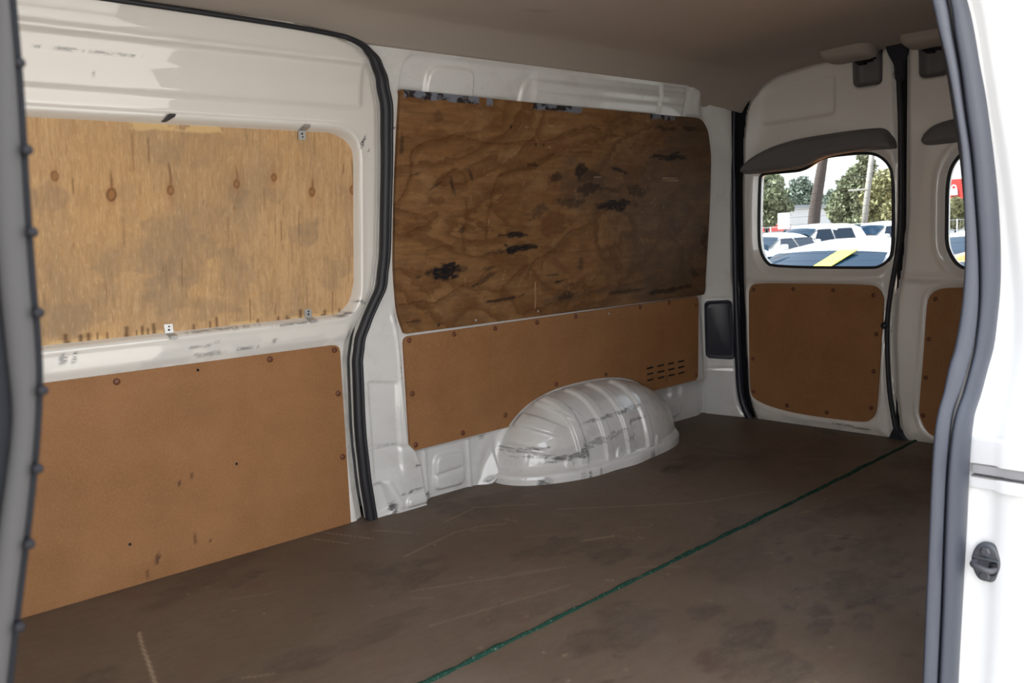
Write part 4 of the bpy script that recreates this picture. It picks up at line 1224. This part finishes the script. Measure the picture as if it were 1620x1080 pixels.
# inside lining of that wall, and the parts of the shell beside and above the opening
ow = [(2.2, -.04), (2.2, 1.37), (3.12, 1.37), (3.12, -.04)]
sheet('inner_lining', ow, .05, lambda u, v: (u, 2 * YC - Yw(v) + 0 * u, v), M['trim_grey'], wr, back=(0, -.03, 0))  # out of view; grey instead of white to lessen bounced light
box('lower_panel', (2.2, .60, .15), (2.9, .634, .52), M['hardboard'], wr)
box('opening_header', (-.95, .57, 1.27), (2.9, .70, 1.43), M['paint'], wr, .01)
box('opening_sill', (-.10, .50, -.16), (1.44, .60, -.012), M['paint_out'], wr, .01)
box('rear_end_panel', (3.14, .52, -.04), (3.20, .745, 1.42), M['paint_out'], wr)
# side behind the far wall
ls = box('outer_side', (-.95, 2.29, -.30), (3.2, 2.31, 1.45), M['paint_out'], wl)
wf = box('front_light_block', (-.98, .55, -.05), (-.94, 2.31, 1.43), M['trim_grey'])  # unseen panel, added only to close the front against outside light
meta(wf, 'unseen grey panel added to shut light out at the front of the load space', 'wall', None, 'structure')

# striker on the jamb
t = thing('door_striker', (1.474, .520, .205), 'grey door striker with a round bolt on the bright white pillar', 'striker')
SX = 1.4735
def plate(k, dx): return [(SX - dx, .520 + (p[0]) * k * 1.32, .2405 + p[1] * k) for p in smooth_path([(.0165, .006), (.016, -.012), (.009, -.030), (0, -.0325), (-.009, -.030), (-.016, -.012), (-.0165, .006), (-.010, .026), (0, .0315), (.010, .026)], 4, True)]
rows = [plate(1.0, -.006), plate(1.0, .002), plate(.93, .0045), plate(.80, .0045)]
V, F = loft(rows, True); n = len(rows[0]); F.append(tuple(range(3 * n, 4 * n)))
mk('plate', V, F, M['striker'], t)
V, F = tube_mesh([(SX - .003, .520, .2585), (SX - .008, .520, .2585), (SX - .010, .520, .2585)], [.0085, .0085, .006], 6)
mk('bolt', V, F, M['striker_metal'], t, False)
V, F = tube_mesh([(SX - .003, .520, .2185), (SX - .008, .520, .2185), (SX - .010, .520, .2185)], [.0085, .0085, .006], 12)
mk('bolt', V, F, M['striker_metal'], t, False)
V, F = tube_mesh(smooth_path([(SX - .002, .534, .240), (SX - .022, .533, .239), (SX - .026, .520, .237), (SX - .022, .507, .234), (SX - .002, .506, .233)], 5), .0048, 10)
mk('loop', V, F, M['striker_metal'], t)
V, F = box_mesh((SX - .012, .5025, .222), (SX, .513, .243), .003)
mk('stop_block', V, F, M['clip_dark'], t, False)
V, F = box_mesh((SX - .009, .499, .2445), (SX - .003, .5405, .2485), .0015)
mk('rib', V, F, M['striker'], t, False)

# ------------------------------------------------------------------ front edge of the near opening, at the left
LR = [(.02, -.10), (.05, .20), (.072, .42), (.099, .557), (.110, .61), (.120, .657), (.128, .70), (.132, .73), (.1335, .755), (.134, .785), (.136, .838), (.1385, .891), (.1395, .93), (.140, .98), (.138, 1.10), (.10, 1.22)]
LL = [(-.03, -.10), (.02, .20), (.055, .42), (.088, .58), (.097, .62), (.1045, .655), (.1125, .69), (.1165, .715), (.117, .745), (.1175, .79), (.119, .84), (.1235, .895), (.130, .94), (.132, .98), (.128, 1.10), (.08, 1.22)]
def resamp(L, zs):
    P = smooth_path(L, 6); return np.interp(zs, [p[1] for p in P], [p[0] for p in P])
zs = np.linspace(-.10, 1.22, 160)
xr = resamp(LR, zs); xl = resamp(LL, zs)
rows = [[(b, .590, z), (b, .567, z), (b - .0015, .5605, z), ((a + b) / 2, .5590, z), (a + .001, .5605, z), (a - .001, .570, z), (a - .003, .59, z)] for a, b, z in zip(xl, xr, zs)]
V, F = loft(rows)
tr = mk('trim_1', V, F, M['pillar_grey'], None)
meta(tr, 'blurred grey pillar trim with dark clips at the left edge', 'trim', None, 'structure')
tube('edge_strip', [(x + .0006, .566, z) for x, z in zip(xr, zs)], .0031, M['edge_rubber'], tr, 8)
tube('edge_seal', [(x - .012, .566, z) for x, z in zip(xl, zs)], .0125, M['edge_rubber'], tr, 10, 1.0, (0, 1, 0))
V, F = tube_mesh([(0, -.002, 0), (0, -.0008, 0), (0, .006, 0)], [.0018, .0030, .0030], 10)
cm = None
for z in (.909, .861, .815, .769, .724, .679, .636, .589):
    x = float(np.interp(z, zs, xr)) + .0014
    if cm is None:
        o = mk('clip', [(a + x, b + .562, c + z) for a, b, c in V], F, M['clip_dark'], tr); cm = o.data
    else:
        o = put('clip', cm, (x, .562 - .002, z - .0036), tr)
box('front_pillar', (-.20, .572, -.10), (.06, .70, 1.30), M['trim_grey'], tr)
box('cab_side', (-.95, .56, -.10), (-.18, .62, .42), M['paint_out'], tr)

# ------------------------------------------------------------------ outside, seen through the rear windows
def rot2(p, a):
    return (p[0] * math.cos(a) - p[1] * math.sin(a), p[0] * math.sin(a) + p[1] * math.cos(a))

def subsurf_mesh(V, F, levels=1):
    bm = bmesh.new()
    vs = [bm.verts.new(v) for v in V]
    for f in F:
        try: bm.faces.new([vs[i] for i in f])
        except ValueError: pass
    bmesh.ops.recalc_face_normals(bm, faces=bm.faces[:])
    for _ in range(levels):
        bmesh.ops.subdivide_edges(bm, edges=bm.edges[:], cuts=1, use_grid_fill=True, smooth=.45)
    bm.verts.index_update()
    R = [tuple(v.co) for v in bm.verts], [tuple(v.index for v in f.verts) for f in bm.faces]
    bm.free(); return R

def car(label, loc, heading, paint, roof_h=1.42, hatch=False, extras=()):
    """car facing local +x; stations give half width, sill, belt line, roof half width and roof height"""
    L = 2.2
    k = roof_h / 1.42
    if hatch:
        st = [(2.15, .70, .32, .66, .55, .68), (1.95, .80, .22, .80, .66, .84), (1.05, .86, .20, .93, .72, .99), (.75, .87, .20, .95, .72, 1.04), (-.05, .88, .20, .96, .60, roof_h), (-1.1, .88, .20, .98, .58, roof_h + .01), (-1.75, .86, .22, 1.0, .56, roof_h - .06), (-2.0, .82, .28, .95, .62, 1.0), (-2.1, .76, .34, .8, .6, .84)]
    else:
        st = [(2.25, .68, .32, .60, .55, .62), (2.05, .80, .22, .76, .66, .80), (1.10, .86, .20, .90, .72, .95), (.80, .87, .20, .93, .72, 1.0), (-.10, .88, .20, .95, .57, roof_h), (-1.0, .88, .20, .96, .56, roof_h + .01), (-1.45, .87, .20, .97, .58, roof_h - .10), (-1.95, .84, .24, .98, .66, 1.05), (-2.25, .74, .34, .8, .6, .86)]
    root = thing('car', (loc[0], loc[1], GROUND), label, 'car', None, heading)
    def W_(p): return p
    rows = []
    for x, w_, zb, zl, wr_, zt in st:
        half = [(x, w_ * .8, zb), (x, w_, zb + .16), (x, w_ * 1.01, (zb + zl) / 2 + .05), (x, w_ * .97, zl), (x, (w_ * .93 + wr_) / 2 + .01, (zl + zt) / 2 + .01), (x, wr_ + .03, zt - .045), (x, wr_ * .86, zt - .005), (x, wr_ * .4, zt + .030)]
        rows.append(half + [(a, -b, c) for a, b, c in half[::-1]])
    V, F = loft(rows, True); n = len(rows[0])
    F.append(tuple(range(n))); F.append(tuple(range((len(rows) - 1) * n, len(rows) * n))[::-1])
    V, F = subsurf_mesh(V, F, 1)
    Mx = np.array(world_of(root))
    def wm(V): V = np.asarray(V, float); return V @ Mx[:3, :3].T + Mx[:3, 3]
    mk('body', wm(V), F, paint, root)
    def patch(name, a, b, mat, out, nu=6):
        """strip of glass between two edges given as point lists"""
        rows = []
        for t in np.linspace(.10, .80 if name == 'windscreen' else .93, 6):
            rows.append([tuple((np.array(p) * (1 - t) + np.array(q) * t) + np.array(out)) for p, q in zip(a, b)])
        V, F = loft(rows)
        return mk(name, wm(V), F, mat, root)
    def edge(x, w_, z, bow):
        return [(x + bow * (1 - (y / w_) ** 2), y, z + .03 * (1 - (y / w_) ** 2)) for y in np.linspace(-w_, w_, 9)]
    s = st
    patch('windscreen', edge(s[3][0], .70, s[3][5], .10), edge(s[4][0], .555, s[4][5] - .02, .08), M['car_glass'], (.03, 0, .035))
    e = -3 if hatch else -2
    patch('rear_window', edge(s[5][0] - .15 if not hatch else s[6][0], .53, s[5][5] - .03, -.05), edge(s[e][0] + (.05 if hatch else .15), .62, s[e][5] if not hatch else 1.02, -.08), M['car_glass'], (-.05, 0, .03))
    for sd in (1, -1):
        rows = []
        for x0, x1 in ((.45, -.35), (-.42, -1.25)):
            a = [(x, sd * .855, .965) for x in np.linspace(x0 + .12 if x0 > 0 else x0, x1, 5)]
            b = [(x, sd * .615, roof_h - .07) for x in np.linspace(min(x0 - .28, x0) if x0 > 0 else x0, x1, 5)]
            patch('side_window', a, b, M['car_glass'], (0, sd * .035, .01))
        V, F = box_mesh((.45, sd * .98 - .08, .98), (.60, sd * .98 + .08, 1.12), .04)
        mk('wing_mirror', wm(V), F, paint, root, True)
        for x in (1.38, -1.32):
            V, F = tube_mesh([(x, sd * .70, .31), (x, sd * .74, .31), (x, sd * .90, .31), (x, sd * .92, .31)], [.27, .31, .31, .27], 20)
            wh = mk('wheel', wm(V), F, M['tyre'], root)
            V, F = tube_mesh([(x, sd * .90, .31), (x, sd * .925, .31), (x, sd * .935, .31)], [.21, .20, .06], 16)
            mk('hub', wm(V), F, M['alloy'], wh)
        V, F = box_mesh((2.02, sd * .60 - .14, .58), (2.19, sd * .60 + .14, .70), .03)
        mk('headlamp', wm(V), F, M['lamp'], root, True)
    V, F = box_mesh((2.15, -.36, .36), (2.27, .36, .54), .03)
    mk('grille', wm(V), F, M['clip_dark'], root, False)
    return root, wm, st

def on_screen(wm, root, y0, y1, t0, t1, mat, name, label=None):
    a0 = np.array((.80 + .03 + .10, 0, 1.0 + .035)); b0 = np.array((-.10 + .03 + .08, 0, 1.42 - .02 + .035))
    P = []
    for t, y in ((t0, y0), (t0, y1), (t1, y1 - .12 * (1 if y1 > 0 else 1)), (t1, y0 - .12)):
        p = a0 * (1 - t) + b0 * t; P.append((p[0] + .012 - .06 * (y / .7) ** 2, y, p[2] + .012))
    V, F = prism_mesh(P, (.004, 0, .006))
    o = mk(name, wm(V), F, mat, root, False)
    if label: o['label'] = label

c1, wm1, _ = car('white sedan right behind the rear door, yellow sheet on its windscreen', (8.40, 4.45), math.pi + .04, M['car_white'], 1.385)
on_screen(wm1, c1, .34, .16, .78, .40, M['yellow'], 'price_sheet', 'yellow sheet behind the windscreen')
on_screen(wm1, c1, -.40, -.50, .78, .68, M['paper'], 'sticker')
car('white hatchback beside the sedan, cut by the left edge of the rear window', (7.6, 6.45), math.pi - .06, M['car_white'], 1.42, True)
car('white hatchback with dark windows beyond the sedan, next to the leaning trunk', (25.0, 14.2), math.pi - .25, M['car_white'], 1.50, True)
car('white hatchback with dark windows beyond the sedan, at the foot of the pole', (30.0, 14.45), math.pi - .25, M['car_white'], 1.47, True)
car('small white sedan showing only its roof at the far left of the rear window', (20.0, 12.6), math.pi, M['car_white'], 1.34)
car('orange car low in the half hidden rear window', (6.9, 2.35), math.pi - .05, M['car_orange'], 1.33)
car('white car behind the orange car', (13.1, 4.75), math.pi, M['car_white'], 1.38)

def leaf_cloud(blobs, n, size, seed):
    r = np.random.default_rng(seed)
    wts = np.array([b[3] ** 2 * 1.0 for b in blobs]); wts /= wts.sum()
    k = r.choice(len(blobs), n, p=wts)
    B = np.array(blobs)[k]
    d = r.normal(size=(n, 3)); d /= np.linalg.norm(d, axis=1, keepdims=True)
    rad = B[:, 3] * (.55 + .5 * r.random(n)) ; 
    c = B[:, :3] + d * rad[:, None] * np.array([1, 1, .8])
    a = r.normal(size=(n, 3)); a /= np.linalg.norm(a, axis=1, keepdims=True)
    b = np.cross(a, r.normal(size=(n, 3))); b /= np.linalg.norm(b, axis=1, keepdims=True)
    sc = size * (.6 + .8 * r.random(n))[:, None]
    V = np.stack([c - a * sc, c + b * sc * .45, c + a * sc, c - b * sc * .45], 1).reshape(-1, 3)
    return V, np.arange(4 * n).reshape(n, 4)

def tree(label, base, trunk, tr, blobs, n, size, mat, seed, group=None):
    t = thing('gum_tree', (base[0], base[1], GROUND), label, 'tree', group)
    P = smooth_path([(base[0], base[1], GROUND - .1)] + trunk, 4)
    R = [tr * (1 - .6 * i / (len(P) - 1)) for i in range(len(P))]
    parts = [tube_mesh(P, R, 9)]
    top = trunk[-1]
    for b in blobs[::2]:
        parts.append(tube_mesh(smooth_path([P[len(P) // 2], tuple((np.array(P[len(P) // 2]) + np.array(b[:3])) / 2 + np.array([0, 0, .15])), b[:3]], 3), [tr * .35] * 4 + [tr * .25] * 2 + [tr * .12], 6))
    V, F = join(*parts)
    mk('trunk', V, F, M['bark'], t)
    V, F = leaf_cloud(blobs, n, size, seed)
    c = mk('crown', V, F, mat, t, False); c['kind'] = 'stuff'
    return t

def at(px_ratio, slope, x):      # point at distance x behind the camera axis origin, given direction ratios measured on the ground plan
    return (x, x * px_ratio, .8 + x * slope)

# leaning trunk, its crown far above the frame
X0 = 33.5
tp = [at(.5585, -.030, X0), at(.556, .010, X0), at(.548, .055, X0), at(.543, .085, X0), at(.535, .16, X0), at(.52, .26, X0)]
bl = [at(.52 + dx, .27 + dz, X0 + dy) + (r,) for dx, dz, dy, r in ((0, .03, 0, 1.3), (.06, .06, .8, 1.2), (-.06, .05, -.6, 1.2), (.02, .11, .5, 1.3))]
tree('leaning bare dark trunk rising across the rear window', at(.560, -.05, X0), tp, .30, bl, 2500, .18, M['leaf_a'], 3)
XT = 60.0
def crown(pts, x, r, sub=3, seed=1):
    rr = random.Random(seed); out = []
    for a, s, k in pts:
        for j in range(sub):
            p = at(a + rr.uniform(-.005, .005) * k, s + rr.uniform(-.005, .005) * k, x + rr.uniform(-.8, .8))
            out.append(p + (r * k * rr.uniform(.6, 1.0),))
    return out
tree('tall dense gum tree left of the pole in the rear window', at(.511, -.02, 62), [at(.511, .0, 62), at(.505, .03, 62), at(.498, .066, 62)], .30,
     crown([(.492, .070, .7), (.497, .060, .8), (.490, .058, .7), (.502, .050, .9), (.498, .042, 1.1), (.510, .038, 1.0), (.505, .028, 1.3), (.518, .024, 1.1), (.525, .012, 1.1), (.513, .012, 1.4), (.500, .012, 1.3), (.522, .000, .9), (.508, .0, 1.2), (.497, -.004, 1.0), (.488, .002, .8)], 62, .85, 4, 5), 15000, .17, M['leaf_a'], 5)
tree('pale green gum tree at the left side of the rear window', at(.622, -.02, 48), [at(.622, 0, 48), at(.624, .03, 48)], .2,
     crown([(.630, .052, 1.0), (.618, .054, .9), (.606, .048, .6), (.624, .040, 1.2), (.612, .034, 1.0), (.634, .034, 1.1), (.628, .022, 1.2), (.614, .018, 1.0), (.638, .012, 1.0), (.622, .006, .9), (.604, .022, .7), (.600, .012, .6), (.590, .020, .5)], 48, .80, 4, 6), 9000, .15, M['leaf_a'], 6)
tree('distant bluish tree between the pale gum tree and the leaning trunk', at(.578, -.02, 86), [at(.578, 0, 86), at(.577, .03, 86)], .25,
     crown([(.572, .048, .8), (.580, .042, .9), (.588, .034, 1.0), (.570, .036, 1.1), (.578, .026, 1.2), (.562, .030, 1.0), (.566, .016, 1.2), (.590, .016, 1.0), (.556, .018, .9)], 86, 1.15, 4, 7), 7000, .2, M['leaf_c'], 7)
tree('yellowish gum tree behind the pole at the right side of the rear window', at(.474, -.02, 50), [at(.474, 0, 50), at(.472, .025, 50)], .2,
     crown([(.470, .042, .9), (.478, .034, 1.0), (.464, .036, .9), (.484, .022, 1.0), (.470, .024, 1.3), (.460, .022, 1.0), (.478, .010, 1.2), (.466, .008, 1.2), (.486, .004, .8), (.458, .006, 1.0), (.474, -.004, 1.0)], 50, .80, 4, 8), 9000, .15, M['leaf_b'], 8)
tree('distant dark tree behind the yellowish gum tree', at(.468, -.02, 105), [at(.468, 0, 105), at(.466, .03, 105)], .25,
     crown([(.468, .046, .8), (.460, .047, .9), (.476, .040, .8), (.455, .040, .9), (.482, .030, .9), (.532, .030, .9), (.538, .022, .9), (.528, .018, 1.0)], 105, 1.15, 4, 9), 6000, .2, M['leaf_c'], 9)
tree('small sparse tree in the half hidden rear window', at(.391, -.02, 40), [at(.391, -.005, 40), at(.390, .010, 40)], .12,
     crown([(.390, .012, .7), (.395, .004, .7), (.385, .006, .7), (.392, -.006, .7), (.386, -.008, .6), (.398, -.006, .5)], 40, .55, 3, 10), 1800, .13, M['leaf_b'], 10)

# power pole with its wires
t = thing('power_pole', (at(.4945, 0, 45)[0], at(.4945, 0, 45)[1], GROUND), 'slightly leaning pale power pole right of the tall gum tree', 'pole')
V, F = tube_mesh([at(.4955, -.034, 45), at(.4905, .02, 45), at(.481, .10, 45)], [.17, .15, .12], 12)
mk('shaft', V, F, M['pole'], t)
pole_t = t
a = at(.489, .034, 45)
box('crossarm', (a[0] - .15, a[1] - .1, a[2] - .05), (a[0] - .05, a[1] + 1.0, a[2] + .05), M['pole'], t)
def wire(lab, s0, s1):
    P = [at(.66 - .02 * i, s0 + (s1 - s0) * i / 16 - .004 * math.sin(math.pi * i / 16), 45) for i in range(17)]
    o = tube('wire', P, .012, M['wire'], pole_t, 5)
    o['label'] = lab
wire('upper black wire across the sky in the rear window', .072, .080)
wire('lower black wire crossing behind the leaning trunk', .050, .056)
# low white shed with a red front, at the left
def building(label, a0, a1, x, s0, s1, mat, cat='building', depth=6):
    p = at(a0, s0, x); q = at(a1, s1, x)
    t = thing('building', (x + depth / 2, (p[1] + q[1]) / 2, GROUND), label, cat)
    box('wall', (x, min(p[1], q[1]), GROUND), (x + depth, max(p[1], q[1]), q[2]), mat, t)
    return t, p, q
t, p, q = building('low white shed with a red fascia behind the left gum tree', .648, .588, 68, 0, .018, M['white_wall'])
box('fascia', (67.7, q[1], at(0, -.010, 68)[2]), (68.0, p[1], at(0, -.002, 68)[2]), M['red'], t)
box('roof', (67.4, q[1] - .4, at(0, .018, 68)[2]), (74.4, p[1] + .4, at(0, .018, 68)[2] + .2), M['grey_wall'], t)
for k in range(4):
    y = p[1] - .5 - k * .9
    box('shopfront', (67.9, y - .75, GROUND + .1), (68.0, y, at(0, -.012, 68)[2]), M['dark_glass'], t)
t, p, q = building('grey shed with a pale roof behind the tall gum tree', .556, .478, 118, 0, .012, M['grey_wall'])
box('roof', (117.6, q[1] - .4, q[2]), (124.4, p[1] + .4, q[2] + .25), M['white_wall'], t)
for k in range(3):
    y = p[1] - .8 - k * 1.6
    box('roller_door', (117.9, y - 1.2, GROUND), (118.0, y, at(0, -.006, 118)[2]), M['red'] if k == 0 else M['dark_glass'], t)
# white sign board on a post
t = thing('sign_board', (at(.598, 0, 34)[0], at(.598, 0, 34)[1], GROUND), 'blank white sign board on a post before the white shed', 'sign')
p = at(.606, -.008, 34); q = at(.590, .012, 34)
box('board', (34, q[1], p[2]), (34.1, p[1], q[2]), M['emblem'], t, .01)
box('post', (34.1, (p[1] + q[1]) / 2 - .06, GROUND), (34.2, (p[1] + q[1]) / 2 + .06, p[2] + .2), M['pole'], t)
# big red building with a padlock sign, in the half hidden window
t, p, q = building('tall red building with a white padlock emblem on its wall', .416, .20, 48, 0, .038, M['red'], depth=14)
box('lower_wall', (47.85, q[1], GROUND), (48, p[1], at(0, .004, 48)[2]), M['grey_wall'], t)
for k in range(8):
    y = p[1] - .4 - k * 1.2
    box('window', (47.75, y - .9, at(0, -.012, 48)[2]), (47.85, y, at(0, -.001, 48)[2]), M['dark_glass'], t)
c = at(.3935, .0262, 47.9)
V1 = prism_mesh([(47.9, c[1] + u * .5, c[2] + v * .5) for u, v in rpoly([(-.40, -.48), (.40, -.48), (.33, .18), (-.33, .18)], .12)], (.08, 0, 0))
arc = [(47.94, c[1] + .12 * math.cos(a), c[2] + .08 + .18 * max(0, math.sin(a))) for a in np.linspace(0, math.pi, 14)]
V2 = tube_mesh(arc, .032, 8)
V, F = join(V1, V2)
mk('padlock_emblem', V, F, M['emblem'], t, False)['label'] = 'white padlock emblem'
# yard fence behind the cars
t = thing('fence', (37, 19, GROUND), 'long pale wire fence behind the parked cars', 'fence')
for k in range(14):
    y = 12.0 + k * 1.2
    V, F = tube_mesh([(37, y, GROUND), (37, y, .62)], .025, 8)
    mk('post', V, F, M['fence'], t)
for z in (.60, .2, -.2, -.6):
    V, F = tube_mesh([(37, 11.9, z), (37, 27.7, z)], .016, 6)
    mk('rail', V, F, M['fence'], t)
V = []; F = []
for k in range(110):
    v_, f_ = box_mesh((36.99, 12 + k * .142, GROUND + .05), (36.996, 12.008 + k * .142, .60))
    F += [tuple(i + len(V) for i in qq) for qq in f_]; V += v_
o = mk('mesh_wires', V, F, M['fence'], t, False); o['kind'] = 'stuff'
